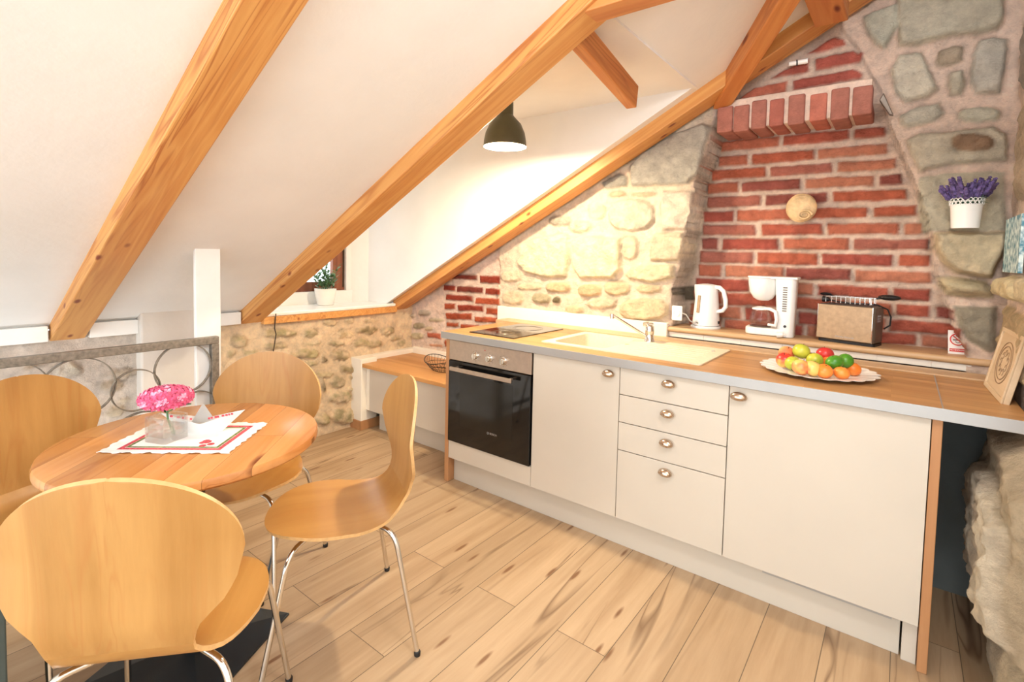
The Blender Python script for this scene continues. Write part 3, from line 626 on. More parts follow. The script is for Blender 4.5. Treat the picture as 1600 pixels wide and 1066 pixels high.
# ------------------------------------------------------------------ kitchen run
M['nickel'] = flat('warm_nickel', (196, 176, 156), .22, .95, var=.02)
M['shell'] = flat('shell_beige', (216, 184, 138), .45, var=.12, scale=24, bump=.2)
FZ0, FZ1 = .15, .858
X0, X1, X2, X3, X4, X5 = .02, .62, 1.106, 1.583, 2.212, 2.240
def front(name, x0, x1, z0, z1, parent, g=.0018):
    return BX(name, 'cream', x0+g, x1-g, -.001, .018, z0+g, z1-g, parent=parent, bevel=.0012)
def cup_handle(parent, x, z, w=.062):
    bm = bmesh.new(); blob(bm, (0, 0, 0), 1, 18, 12, sq=(w/2, .020, .021))
    for v in bm.verts:   # cup pull: domed above, opening below
        if v.co.z < 0: v.co.z *= .75; v.co.y *= .8
    lathe(bm, [(0, 0), (.006, 0), (.006, .02), (0, .02)], 10)
    o = mesh_obj('handle', bm, 'chrome', parent, smooth=True); o.location = (x, -.016, z); o['label'] = 'oval nickel cup handle'; o.data.materials[0] = M['nickel']
    return o
def carcass(name, x0, x1, parent, z1=.86):
    bm = bmesh.new(); t = .016
    box(bm, x0+.0006, x0+t, .02, .57, FZ0, z1); box(bm, x1-t, x1-.0006, .02, .57, FZ0, z1); box(bm, x0+t, x1-t, .02, .57, FZ0, FZ0+t); box(bm, x0+t, x1-t, .56, .57, FZ0+t, z1)
    return mesh_obj(name, bm, 'gap', parent)
# oven housing
t = empty('oven_cabinet', (X0, 0, 0)); tag(t, 'cream oven housing with a wooden side panel at the left end of the counter', 'cabinet')
def loc0(o, par):   # keep authored world coordinates under a moved empty
    o.location = Vector(o.location)-par.location; return o
loc0(BX('side_panel', 'panel_wood', -.012, .0185, .0, .57, .0, .861, parent=t), t)
loc0(BX('bottom_strip', 'cream', X0+.001, X1-.002, -.001, .018, FZ0, .256, parent=t), t)
loc0(carcass('body', X0, X1, t), t)
# oven
t = empty('oven', (.32, 0, .257)); tag(t, 'built-in electric oven with black glass door and steel control panel', 'oven')
pp = loc0(BX('control_panel', 'steel', X0+.003, X1-.006, -.008, .30, .742, .857, parent=t), t)
dr = loc0(BX('door', 'black_glass', X0+.003, X1-.006, -.012, .10, .259, .738, parent=t, bevel=.003), t)
BX('window', 'oven_inner', .115, .500, -.0126, -.0122, .365, .665, parent=dr, bevel=0)
bm = bmesh.new(); box(bm, .072, .520, -.058, -.046, .690, .713); box(bm, .09, .105, -.048, -.010, .695, .708); box(bm, .485, .50, -.048, -.010, .695, .708)
mesh_obj('handle', bm, 'steel', dr, bevel=.003)
for k, x in enumerate((.232, .331, .431)):
    bm = bmesh.new(); prof = [(0, 0), (.022, 0), (.022, .003), (.017, .004), (.0165, .020), (.015, .0225), (0, .0225)]
    lathe(bm, prof, 24); box(bm, -.003, .003, -.017, .017, .020, .027)
    o = mesh_obj('knob', bm, 'chrome', t, smooth=True); o.rotation_euler = (R(90), 0, 0); o.location = Vector((x, -.008, .789))-t.location
    bm = bmesh.new()
    for a in range(0, 360, 45):
        c, s_ = math.cos(R(a)), math.sin(R(a)); box(bm, x+.030*c-.0012, x+.030*c+.0012, -.0088, -.0078, .789+.030*s_-.0012, .789+.030*s_+.0012)
    mesh_obj('dial_marks', bm, 'black', pp)
bm = bmesh.new(); box(bm, .294, .300, -.0092, -.0078, .826, .832); o = mesh_obj('indicator_light', bm, 'red', pp); o['label'] = 'small red indicator dot'
o = lettering('emblem', 'BOSCH', 'silver', .011, dr, (.372, -.0132, .372), (R(90), 0, 0))
bm = bmesh.new(); tube(bm, arc((.334, -.0132, .372), .006, 0, 2*math.pi, 16)[:-1], .0008, 5, closed=True); mesh_obj('badge_ring', bm, 'silver', dr)
# cupboard with one door
t = empty('sink_cabinet', (X1, 0, 0)); tag(t, 'cream base cabinet with a single tall door, right of the oven', 'cabinet')
loc0(carcass('body', X1, X2, t), t); d = loc0(front('door', X1, X2, FZ0, FZ1, t), t); cup_handle(d, 1.054, .820)
# drawers
t = empty('drawer_cabinet', (X2, 0, 0)); tag(t, 'cream cabinet with four stacked drawers in the middle of the counter', 'cabinet')
loc0(carcass('body', X2, X3, t), t)
for z0, z1, hz in [(.733, FZ1, .820), (.605, .733, .690), (.475, .605, .561), (FZ0, .475, .431)]:
    d = loc0(front('drawer', X2, X3, z0, z1, t), t); cup_handle(d, 1.338, hz)
# fridge / dishwasher unit with a big door
t = empty('appliance_cabinet', (X3, 0, 0)); tag(t, 'cream cabinet with one wide door at the right end of the counter', 'cabinet')
loc0(carcass('body', X3, X4, t), t); d = loc0(front('door', X3, X4, FZ0, FZ1, t), t); cup_handle(d, 1.622, .820, .066)
bm = bmesh.new(); box(bm, 1.73, 2.14, .022, .028, .132, .146); o = loc0(mesh_obj('vent_rail', bm, 'alu', t), t)
tag(BX('end_panel', 'panel_wood', X4+.001, X5, .0, .57, .0, .861), 'oak coloured end panel closing the right side of the cabinets', 'panel')
tag(BX('plinth', 'cream', X0, 2.165, .050, .066, .0, .1485), 'long cream kickboard under the kitchen cabinets', 'plinth')
tag(BX('plinth', 'cream', 2.170, X4-.001, .030, .046, .0, .1485), 'short separate piece of cream kickboard beside the oak end panel', 'plinth')
# worktop with a cut-out for the sink
WZ0, WZ1 = .862, .900
t = empty('worktop', (0, 0, WZ1)); tag(t, 'long oak kitchen worktop with a brushed metal front edge', 'worktop')
bm = bmesh.new(); BXL, BXR, BYF, BYB = .628, .975, .118, .540
for b in [(-.035, BXL, -.016, .60), (BXR, 2.2345, -.016, .60), (BXL, BXR, -.016, BYF), (BXL, BXR, BYB, .60)]: box(bm, b[0], b[1], b[2], b[3], WZ0, WZ1)
box(bm, 2.2385, 2.440, -.016, .60, WZ0, WZ1)
loc0(mesh_obj('board', bm, 'worktop', t), t)
o = loc0(BX('edge_strip', 'alu', -.037, 2.440, -.021, -.0162, WZ0-.001, WZ1+.0008, parent=t, bevel=.0008), t); o['label'] = 'brushed aluminium front edge'
loc0(BX('joint_strip', 'alu', 2.2345, 2.2385, -.016, .60, WZ0, WZ1+.0012, parent=t, bevel=0), t)
tag(BX('filler_board', 'ledge_wood', -.130, 2.430, .6015, .744, WZ0, WZ1+.006), 'narrow oak filler board between the worktop and the wall', 'board')
# raised ledge
bm = bmesh.new(); n = 9
x = 1.045
while x < 2.43:
    x2 = min(x+.198, 2.44); box(bm, x, x2-.002, .772, .79, WZ1+.0065, .934); x = x2
box(bm, 1.045, 2.44, .776, .80, WZ1+.0065, .934)
struct(mesh_obj('trim_5', bm, 'tile', bevel=.001), 'row of cream tiles under the wall ledge')
bm = bmesh.new(); pts = [(.758, .938)]
pts = [(.775, .935)]+[(.768+.013*math.cos(a), .950+.015*math.sin(a)) for a in [R(x) for x in range(265, 85, -20)]]+[(.775, .966), (1.0, .966), (1.0, .935)]
lo = [bm.verts.new((1.015, y, z)) for y, z in pts]; hi = [bm.verts.new((2.432, y, z)) for y, z in pts]; k = len(pts)
bm.faces.new(lo); bm.faces.new(hi[::-1])
for i in range(k): bm.faces.new((lo[i], lo[(i+1) % k], hi[(i+1) % k], hi[i]))
tag(mesh_obj('wall_ledge', bm, 'ledge_wood', smooth=True), 'pale wooden ledge with a rounded nose in front of the brick recess', 'ledge')
LZ = .966
# hob
t = empty('hob', (.27, .32, WZ1)); tag(t, 'narrow black glass ceramic hob set in the worktop', 'hob')
loc0(BX('glass_plate', 'black_glass', .108, .438, .068, .580, WZ1, WZ1+.005, parent=t, bevel=.0015), t)
bm = bmesh.new()
for (x, y, r) in [(.27, .20, .078), (.27, .43, .095)]:
    for rr in (r, r-.012): tube(bm, [(x+rr*math.cos(a), y+rr*math.sin(a), WZ1+.0052) for a in [2*math.pi*i/40 for i in range(40)]], .0006, 4, closed=True)
loc0(mesh_obj('cooking_zones', bm, 'dark_steel', t), t)
# sink
t = empty('sink', (1.0, .31, WZ1)); tag(t, 'cream composite sink with a bowl on the left and a drainer on the right', 'sink')
bm = bmesh.new(); h = .006
ox0, ox1, oy0, oy1 = .600, 1.440, .092, .566
def rr(x0, x1, y0, y1, r, n=5):
    pts = []
    for cx, cy, a in [(x1-r, y1-r, 0), (x0+r, y1-r, 90), (x0+r, y0+r, 180), (x1-r, y0+r, 270)]:
        for i in range(n+1): q = R(a+90*i/n); pts.append((cx+r*math.cos(q), cy+r*math.sin(q)))
    return pts
outer = rr(ox0, ox1, oy0, oy1, .012); inner = rr(.645, .955, .135, .520, .045); m = len(outer)
top_o = [bm.verts.new((x, y, WZ1+h)) for x, y in outer]; bot_o = [bm.verts.new((x, y, WZ1+.0002)) for x, y in outer]
top_i = [bm.verts.new((x, y, WZ1+h)) for x, y in inner]; bw = [bm.verts.new((.80+(x-.80)*.93, .33+(y-.33)*.93, WZ1-.15)) for x, y in inner]
for i in range(m):
    j = (i+1) % m
    bm.faces.new((top_o[i], top_o[j], top_i[j], top_i[i])); bm.faces.new((bot_o[j], bot_o[i], top_i[i] if False else top_o[i], top_o[j])); bm.faces.new((top_i[i], top_i[j], bw[j], bw[i]))
bm.faces.new(bw)
loc0(mesh_obj('basin', bm, 'sink', t), t)
bm = bmesh.new()
for k in range(6): tube(bm, [(1.06, .20+k*.05, WZ1+h), (1.38, .20+k*.05, WZ1+h)], .0022, 6)
loc0(mesh_obj('drainer_ribs', bm, 'sink', t), t)
for (x, y, r) in [(1.385, .46, .010), (.985, .33, .012)]:
    bm = bmesh.new(); lathe(bm, [(0, 0), (r, 0), (r, .0022), (r*.7, .003), (0, .003)], 20); o = mesh_obj('drain_cap', bm, 'chrome', t, smooth=True); o.location = Vector((x, y, WZ1+h-.0004))-t.location
# tap
t = empty('mixer_tap', (1.034, .505, WZ1+.006)); tag(t, 'chrome mixer tap with a long swivelling spout over the sink', 'tap')
bm = bmesh.new(); lathe(bm, [(0, 0), (.029, 0), (.029, .006), (.024, .012), (.0235, .055), (.025, .060), (.0235, .064), (.022, .085), (0, .087)], 28); mesh_obj('body', bm, 'chrome', t, smooth=True)
bm = bmesh.new(); tip = Vector(at(958, 493, 'y', .39))-t.location
p = [(-.012, -.01, .03), (-.04, -.02, .045)]+[tuple(Vector((-.04, -.02, .045)).lerp(tip, k/6)) for k in range(1, 6)]
tube(bm, p+[tuple(tip+Vector((-.004, 0, .0)))], .0075, 14)
tube(bm, [tuple(tip+Vector((-.006, 0, .008))), tuple(tip+Vector((-.006, 0, -.018)))], .0115, 16); mesh_obj('spout', bm, 'chrome', t, smooth=True)
bm = bmesh.new(); box(bm, -.016, .018, -.060, .016, .088, .104); box(bm, -.012, .014, -.070, -.03, .098, .112); mesh_obj('lever', bm, 'chrome', t, bevel=.007, seg=3)
# bench cabinet in the corner
t = empty('corner_cabinet', (-1.1, .22, 0)); tag(t, 'low cream cupboard with a wooden top tucked into the corner left of the oven', 'cabinet')
bm = bmesh.new(); prism(bm, [(-1.103, .205), (-.014, .205), (-.014, .763), (-1.168, .763), (-1.168, .346), (-1.103, .346)], .482, .510); loc0(mesh_obj('top', bm, 'bench_wood', t, bevel=.003), t)
loc0(BX('body', 'gap', -1.06, -.016, .262, .74, .15, .481, parent=t, bevel=0), t)
for x0, x1 in [(-1.062, -.54), (-.538, -.015)]: loc0(BX('door', 'cream', x0+.001, x1-.001, .242, .260, .150, .478, parent=t), t)
loc0(BX('filler', 'plaster_warm', -1.103, -1.063, .244, .262, .150, .481, parent=t), t)
loc0(BX('kickboard', 'cream', -1.02, -.014, .306, .322, 0, .149, parent=t), t)
# wire basket
t = empty('wire_basket', (-.52, .46, .511)); tag(t, 'black wire basket lying on the low corner cupboard', 'basket'); t.rotation_euler = (0, 0, R(-20)); bm = bmesh.new()
ra, rb = .165, .11
for f, z, rad in [(1, .075, .003), (.86, .045, .0015), (.7, .022, .0015), (.52, .004, .0025)]:
    tube(bm, [(ra*f*math.cos(a), rb*f*math.sin(a), z+(.014*math.cos(2*a) if f == 1 else 0)) for a in [2*math.pi*i/44 for i in range(44)]], rad, 6, closed=True)
mesh_obj('rim', bm, 'black', t); bm = bmesh.new()
for i in range(28):
    a = 2*math.pi*i/28; a2 = a+.22
    tube(bm, [(ra*math.cos(a), rb*math.sin(a), .075+.014*math.cos(2*a)), (ra*.86*math.cos((a+a2)/2), rb*.86*math.sin((a+a2)/2), .045), (ra*.52*math.cos(a2), rb*.52*math.sin(a2), .004)], .0012, 5)
for y in (-.04, -.02, 0, .02, .04): tube(bm, [(-.085*math.sqrt(max(0, 1-(y/.06)**2)), y, .004), (.085*math.sqrt(max(0, 1-(y/.06)**2)), y, .004)], .0012, 5)
mesh_obj('wires', bm, 'black', t)

# ------------------------------------------------------------------ appliances on the ledge
t = empty('electric_kettle', (1.222, .870, LZ), R(-8)); tag(t, 'white plastic electric kettle at the left end of the ledge', 'kettle')
bm = bmesh.new(); lathe(bm, [(0, 0), (.080, 0), (.082, .006), (.078, .014), (0, .014)], 32); mesh_obj('base', bm, 'white', t, smooth=True)
bm = bmesh.new(); lathe(bm, [(0, .016), (.072, .016), (.074, .03), (.072, .06), (.064, .16), (.057, .235), (.052, .247), (.03, .253), (0, .255)], 36)
for v in bm.verts:
    if v.co.z > .19 and v.co.x < -.045: v.co.x -= .020*(v.co.z-.19)/.06
mesh_obj('jug', bm, 'white', t, smooth=True)
bm = bmesh.new(); tube(bm, [(.045, -.005, .238), (.075, -.006, .236), (.098, -.008, .218), (.112, -.008, .17), (.114, -.008, .13), (.098, -.008, .108), (.062, -.006, .098)], [.011, .0125, .0125, .012, .011, .012, .010], 12); mesh_obj('handle', bm, 'white', t, smooth=True)
bm = bmesh.new(); box(bm, -.0095, .0095, -.004, .002, .09, .19); o = mesh_obj('water_gauge', bm, 'tan', t, bevel=.003); o.location = (-.020, -.0775, 0); o.rotation_euler = (R(-5), 0, R(-16))
BX('switch', 'black', .062, .078, -.008, .008, .03, .045, parent=t)
lettering('emblem', 'aeg', 'dark_steel', .009, t, (-.018, -.0752, .034), (R(88), 0, R(-14)))
bm = bmesh.new(); tube(bm, [(1.15, .90, LZ+.012), (1.125, .885, LZ+.03), (1.115, .84, 1.035), (1.108, .772, 1.050)], .0035, 8); tube(bm, [(1.108, .775, 1.050), (1.104, .745, 1.052)], [.010, .016], 12)
tag(mesh_obj('power_cord', bm, 'white', smooth=True), 'white kettle cord plugged into the wall socket', 'cord')
t = empty('wall_socket', (1.100, .728, 1.052)); tag(t, 'white wall socket on the stone beside the kettle', 'socket')
BX('plate', 'white', -.030, .030, 0, .012, -.045, .040, parent=t, bevel=.006)
bm = bmesh.new(); lathe(bm, [(.0, 0), (.019, 0), (.019, -.006), (.016, -.006), (.016, -.001), (0, -.001)], 24); o = mesh_obj('socket_ring', bm, 'white', t, smooth=True); o.rotation_euler = (R(-90), 0, 0); o.location = (0, -.0005, 0)
# coffee maker
t = empty('coffee_maker', (1.57, .855, LZ), R(4)); tag(t, 'white filter coffee maker with a glass jug, between kettle and toaster', 'coffee maker')
bm = bmesh.new()
prism(bm, rr(-.125, .098, -.072, .072, .05, 6), .002, .040); mesh_obj('base', bm, 'white', t, bevel=.008, seg=3)
bm = bmesh.new(); lathe(bm, [(0, 0), (.052, 0), (.052, .004), (0, .004)], 28, c=(-.055, -.004, .040)); mesh_obj('warming_plate', bm, 'dark_steel', t, smooth=True)
bm = bmesh.new()
lo = rr(.032, .108, -.068, .068, .026, 6); hi_ = rr(.012, .112, -.072, .072, .026, 6)
a = [bm.verts.new((x, y, .002)) for x, y in lo]; b = [bm.verts.new((x, y, .30)) for x, y in hi_]; m = len(a)
bm.faces.new(a[::-1]); bm.faces.new(b)
for i in range(m): bm.faces.new((a[i], a[(i+1) % m], b[(i+1) % m], b[i]))
mesh_obj('water_tank', bm, 'white', t, smooth=True)
bm = bmesh.new(); lathe(bm, [(0, .182), (.028, .182), (.048, .195), (.066, .225), (.074, .27), (.076, .30), (0, .30)], 32, c=(-.048, 0, 0)); mesh_obj('filter_holder', bm, 'white', t, smooth=True)
bm = bmesh.new(); a = [(-.048+.080*math.cos(R(q)), .076*math.sin(R(q))) for q in range(60, 301, 10)]+[(.115, -.076), (.122, -.05), (.122, .05), (.115, .076)]
prism(bm, a, .3005, .312); mesh_obj('lid', bm, 'white', t, bevel=.003)
bm = bmesh.new(); lathe(bm, [(.0, .046), (.042, .046), (.054, .060), (.056, .082), (.046, .118), (.040, .132), (.0385, .132), (.0445, .117), (.0545, .082), (.0525, .061), (.041, .0475), (0, .0475)], 36, c=(-.055, -.004, 0)); jg = mesh_obj('glass_jug', bm, 'glass', t, smooth=True)
bm = bmesh.new(); lathe(bm, [(0, .150), (.02, .148), (.044, .140), (.044, .132), (0, .132)], 28, c=(-.055, -.004, 0)); tube(bm, [(-.035, -.044, .140), (-.005, -.062, .142), (.022, -.070, .130), (.030, -.072, .09), (.024, -.070, .058), (-.012, -.060, .060)], [.007, .009, .010, .010, .009, .007], 10)
mesh_obj('jug_handle', bm, 'white', jg, smooth=True)
bm = bmesh.new()
for k in range(11): box(bm, .052, .072, -.0735, -.0715, .135+k*.012, .141+k*.012)
mesh_obj('water_scale', bm, 'dark_steel', t)
bm = bmesh.new(); lathe(bm, [(0, 0), (.007, 0), (.007, .004), (0, .004)], 16, c=(0, 0, 0)); o = mesh_obj('switch', bm, 'black', t, smooth=True); o.rotation_euler = (R(90), 0, 0); o.location = (.068, -.068, .058)
bm = bmesh.new(); tube(bm, [(.075, -.05, .012), (.06, -.085, .010), (.035, -.096, .012)], .0035, 8); tube(bm, [(.035, -.096, .014), (.062, -.094, .016)], [.015, .012], 12)
tube(bm, [(.062, -.098, .02), (.078, -.098, .021)], .0018, 6, mi=1); tube(bm, [(.062, -.090, .011), (.078, -.090, .012)], .0018, 6, mi=1)
mesh_obj('plug_and_cord', bm, 'white', t, smooth=True, mats=['white', 'chrome'])
# toaster
t = empty('toaster', (1.918, .862, LZ), R(-14)); t.scale = (1.03, .87, 1); tag(t, 'brown grey long-slot toaster with a wire rack on top', 'toaster')
bm = bmesh.new(); prism(bm, rr(-.118, .118, -.070, .070, .018, 5), .0, .012); mesh_obj('foot', bm, 'black', t)
bm = bmesh.new(); prism(bm, rr(-.122, .118, -.075, .075, .022, 6), .012, .188); mesh_obj('body', bm, 'dark_steel', t, bevel=.010, seg=3)
o = BX('front_plate', 'tan', -.118, .108, -.0775, -.0745, .018, .184, parent=t, bevel=.004)
bm = bmesh.new(); box(bm, -.10, .09, -.030, -.006, .1872, .1892); box(bm, -.10, .09, .012, .036, .1872, .1892); mesh_obj('slots', bm, 'black', t)
bm = bmesh.new(); tube(bm, [(.1085, -.077, .016), (.1085, -.077, .186)], .002, 6); mesh_obj('bright_edge', bm, 'chrome', t); bm = bmesh.new(); tube(bm, [(-.1195, -.077, .016), (-.1195, -.077, .186)], .002, 6); mesh_obj('bright_edge', bm, 'chrome', t)
lettering('emblem', 'Morphy Richards', 'silver', .008, t, (.0, -.0782, .032), (R(90), 0, 0))
bm = bmesh.new()
for i in range(4): 
    for j in range(3): box(bm, .1178, .1195, -.03+i*.012, -.022+i*.012, .14-j*.012, .148-j*.012)
mesh_obj('buttons', bm, 'silver', t)
bm = bmesh.new()
for s_ in (-.035, .035): tube(bm, [(-.10, s_, .196), (-.10, s_, .225), (.09, s_, .225), (.09, s_, .196)], .0016, 6)
for i in range(9): x = -.075+i*.02; tube(bm, [(x, -.035, .225), (x, -.035, .195), (x, .035, .195), (x, .035, .225)], .0015, 6)
mesh_obj('wire_rack', bm, 'chrome', t)
for x, y, sx_, tz in [(.15, .0, 1, .235), (-.118, .02, .6, .232)]:
    bm = bmesh.new(); blob(bm, (x, y, tz), .036*sx_, 16, 8, sq=(1.25, .75, .38)); tube(bm, [(x-.05*sx_*(1 if x > 0 else -1), y, .226), (x, y, tz)], .004, 6); mesh_obj('rack_grip', bm, 'black', t, smooth=True)
bm = bmesh.new(); tube(bm, [(-.095, -.02, .206), (-.05, -.025, .20), (.0, -.02, .196), (.05, 0, .196), (.10, .03, .194), (.135, .05, .175), (.148, .055, .14), (.145, .06, .10), (.122, .06, .08)], .0036, 8)
tube(bm, [(-.118, -.018, .208), (-.09, -.02, .207)], [.016, .011], 12); mesh_obj('plug_and_cord', bm, 'black', t, smooth=True)
# no smoking sign
t = empty('no_smoking_sign', (2.322, .845, LZ), R(0)); t.rotation_euler = (R(-14), 0, R(8)); tag(t, 'small white and red no smoking card leaning at the right end of the ledge', 'sign')
BX('card', 'paper', -.033, .033, 0, .002, .0, .105, parent=t, bevel=0)
bm = bmesh.new(); tube(bm, [(.025*math.cos(a), -.0006, .065+.025*math.sin(a)) for a in [2*math.pi*i/32 for i in range(32)]], .0024, 6, closed=True); tube(bm, [(-.0175, -.0006, .0825), (.0175, -.0006, .0475)], .0022, 6)
box(bm, -.028, .028, -.0012, -.0002, .010, .024); mesh_obj('prohibition_mark', bm, 'red', t)
bm = bmesh.new(); box(bm, -.016, .010, -.0007, -.0001, .060, .065); tube(bm, [(.010, -.0005, .066), (.015, -.0005, .070), (.012, -.0005, .076)], .001, 5); tube(bm, [(-.008, -.0005, .056), (-.002, -.0005, .050), (.008, -.0005, .052)], .0015, 5); mesh_obj('cigarette_symbol', bm, 'dark_steel', t)
lettering('caption', 'NO SMOKING', 'paper', .006, t, (0, -.0014, .017), (R(90), 0, 0))
# plate of fruit
PX, PY = 1.850, .300
t = empty('fruit_plate', (PX, PY, WZ1)); tag(t, 'white scalloped plate piled with fruit on the worktop', 'plate')
bm = bmesh.new()
def wob(a, z): return 1+(.065*abs(math.sin(a*11)) if z > .012 else 0)
lathe(bm, [(0, .002), (.10, .002), (.12, .003), (.17, .010), (.203, .0165), (.204, .0185), (.17, .0135), (.12, .006), (0, .005)], 132, wob=wob); mesh_obj('dish', bm, 'ceramic', t, smooth=True)
def fruit(name, u, v, z, r, mat, label, sq=(1, 1, .92), dimple=True, grp='apples on the plate', cat='apple', stem=False, col=None):
    p = at(u, v, 'z', z); t = empty(name, (p[0], p[1], z)); tag(t, label, cat, grp)
    bm = bmesh.new(); blob(bm, (0, 0, 0), r, 26, 18, sq=sq)
    if dimple:
        for v_ in bm.verts:
            d = math.hypot(v_.co.x, v_.co.y)/r
            if d < .45: v_.co.z -= math.copysign(r*.22*(1-d/.45)**2, v_.co.z)
    o = mesh_obj('flesh', bm, mat, t, smooth=True)
    bm = bmesh.new(); tube(bm, [(0, 0, r*.6), (.002, .001, r*.98)], .0012, 6) if dimple else blob(bm, (0, 0, r*sq[2]*.98), .0035, 8, 4, sq=(1, 1, .4))
    mesh_obj('stalk', bm, 'soil', t)
    rn = random.Random(int(u)); t.rotation_euler = (R(rn.uniform(-30, 30)), R(rn.uniform(-30, 30)), rn.uniform(0, 6))
    return t
def skin(name, c1, c2, scale=9, lo=.42, hi=.58, rough=.3):
    m = base_mat(name, c1, rough); nt = m.node_tree; tc = N(nt, 'ShaderNodeTexCoord'); no = N(nt, 'ShaderNodeTexNoise', i_Scale=scale, i_Detail=3.0)
    oi = N(nt, 'ShaderNodeObjectInfo'); ad = N(nt, 'ShaderNodeVectorMath', operation='ADD'); nt.links.new(tc.outputs['Object'], ad.inputs[0]); nt.links.new(oi.outputs['Location'], ad.inputs[1])
    r = ramp(nt, [(lo, c1), (hi, c2)]); nt.links.new(ad.outputs[0], no.inputs['Vector']); nt.links.new(no.outputs['Fac'], r.inputs['Fac']); nt.links.new(r.outputs['Color'], nt.nodes['Principled BSDF'].inputs['Base Color']); return m
M['ap_mix'] = skin('red_yellow_apple', (214, 60, 50), (236, 200, 110), 12); M['ap_green'] = skin('green_apple', (206, 200, 70), (178, 186, 58), 14); M['ap_red'] = skin('red_apple', (186, 24, 36), (214, 60, 56), 12)
M['lime'] = skin('lime_skin', (62, 128, 30), (88, 152, 40), 20); M['orange'] = skin('orange_skin', (246, 130, 44), (250, 150, 66), 30, rough=.4); M['peach'] = skin('peach_skin', (244, 178, 110), (230, 120, 76), 10, rough=.6)
b0 = WZ1+.006
fruit('apple', 1226, 563, b0+.036, .034, 'ap_mix', 'red and yellow apple at the far left of the plate')
fruit('apple', 1239, 568, b0+.033, .031, 'ap_green', 'yellow green apple squeezed between two red and yellow apples')
fruit('apple', 1252, 574, b0+.035, .034, 'ap_mix', 'red cheeked apple in the middle of the front row, just below the green ones')
fruit('apple', 1269, 576, b0+.034, .033, 'ap_mix', 'pale yellow apple with a red blush in front, touching the leftmost mandarin')
fruit('peach', 1229, 552, b0+.060, .032, 'peach', 'pale orange peach behind the green apple', cat='peach', grp=None)
fruit('apple', 1252, 549, b0+.078, .034, 'ap_green', 'yellow green apple on top of the pile')
fruit('apple', 1273, 563, b0+.050, .032, 'ap_green', 'green apple half hidden behind the front apples')
fruit('apple', 1289, 554, b0+.064, .034, 'ap_red', 'dark red apple at the back of the pile')
fruit('mandarin', 1288, 580, b0+.030, .030, 'orange', 'round orange mandarin in front, leftmost of the citrus', sq=(1, 1, .9), dimple=False, cat='mandarin', grp='mandarins on the plate')
fruit('mandarin', 1315, 583, b0+.025, .029, 'orange', 'flat orange mandarin in the very front below the limes', sq=(1, 1, .82), dimple=False, cat='mandarin', grp='mandarins on the plate')
fruit('mandarin', 1333, 577, b0+.028, .029, 'orange', 'orange mandarin at the right end of the pile', sq=(1, 1, .9), dimple=False, cat='mandarin', grp='mandarins on the plate')
fruit('mandarin', 1295, 568, b0+.036, .029, 'orange', 'orange mandarin hidden behind, under the red apple', sq=(1, 1, .9), dimple=False, cat='mandarin', grp='mandarins on the plate')
fruit('lime', 1304, 566, b0+.060, .029, 'lime', 'green lime on the mandarins, the left one of the pair', sq=(1.15, 1, .9), dimple=False, cat='lime', grp='limes on the plate')
fruit('lime', 1321, 564, b0+.060, .029, 'lime', 'green lime on the mandarins, the right one of the pair', sq=(1.05, 1, 1), dimple=False, cat='lime', grp='limes on the plate')
M['carved'] = flat('carved_line', (150, 122, 92), .7)
# carved wooden plaque leaning at the right
t = empty('wooden_plaque', (2.392, .36, WZ1)); tag(t, 'pale wooden plaque with a carved oval, leaning at the right end of the worktop', 'plaque')
t.rotation_euler = (0, R(11), R(2))
BX('board', 'pale_wood', 0, .018, -.165, .165, 0.0, .235, parent=t, bevel=.003)
bm = bmesh.new()
for (y0, y1, z0, z1) in [(-.165, .165, .0, .016), (-.165, .165, .219, .235), (-.165, -.150, .016, .219), (.150, .165, .016, .219)]: box(bm, -.006, .0002, y0, y1, z0, z1)
mesh_obj('rim_moulding', bm, 'pale_wood', t, bevel=.0015)
bm = bmesh.new()
for ra_, rb_ in [(.105, .075), (.088, .060)]: tube(bm, [(-.0008, ra_*math.cos(a), .118+rb_*math.sin(a)) for a in [2*math.pi*i/40 for i in range(40)]], .0018, 5, closed=True)
for k in range(9):
    a = 2*math.pi*k/9; tube(bm, [(-.0008, .05*math.cos(a)+.012*math.cos(b_), .118+.035*math.sin(a)+.012*math.sin(b_)) for b_ in [R(x) for x in range(0, 300, 30)]], .0012, 5)
mesh_obj('carving', bm, 'carved', t); 
# shell on the bricks
t = empty('seashell', (1.672, .915, 1.642)); tag(t, 'large beige spiral seashell hanging on the brick wall', 'shell')
bm = bmesh.new(); blob(bm, (0, 0, 0), .074, 32, 24, sq=(.98, .42, 1.02))
for v in bm.verts:
    a = math.atan2(v.co.x, v.co.z); v.co.y += .0022*math.sin(math.hypot(v.co.x+.0, v.co.z+.02)*520)
mesh_obj('body_whorl', bm, 'shell', t, smooth=True)
bm = bmesh.new(); pts = []
for k in range(46):
    a = k*.33; q = .030*(1-k/46)+.003; pts.append((.022+q*math.cos(a), -.026-.004*(1-k/46)-.004*k/46, -.040+q*.8*math.sin(a)))
tube(bm, pts, [.0065*(1-k/52) for k in range(46)], 8); mesh_obj('spire', bm, 'shell', t, smooth=True)

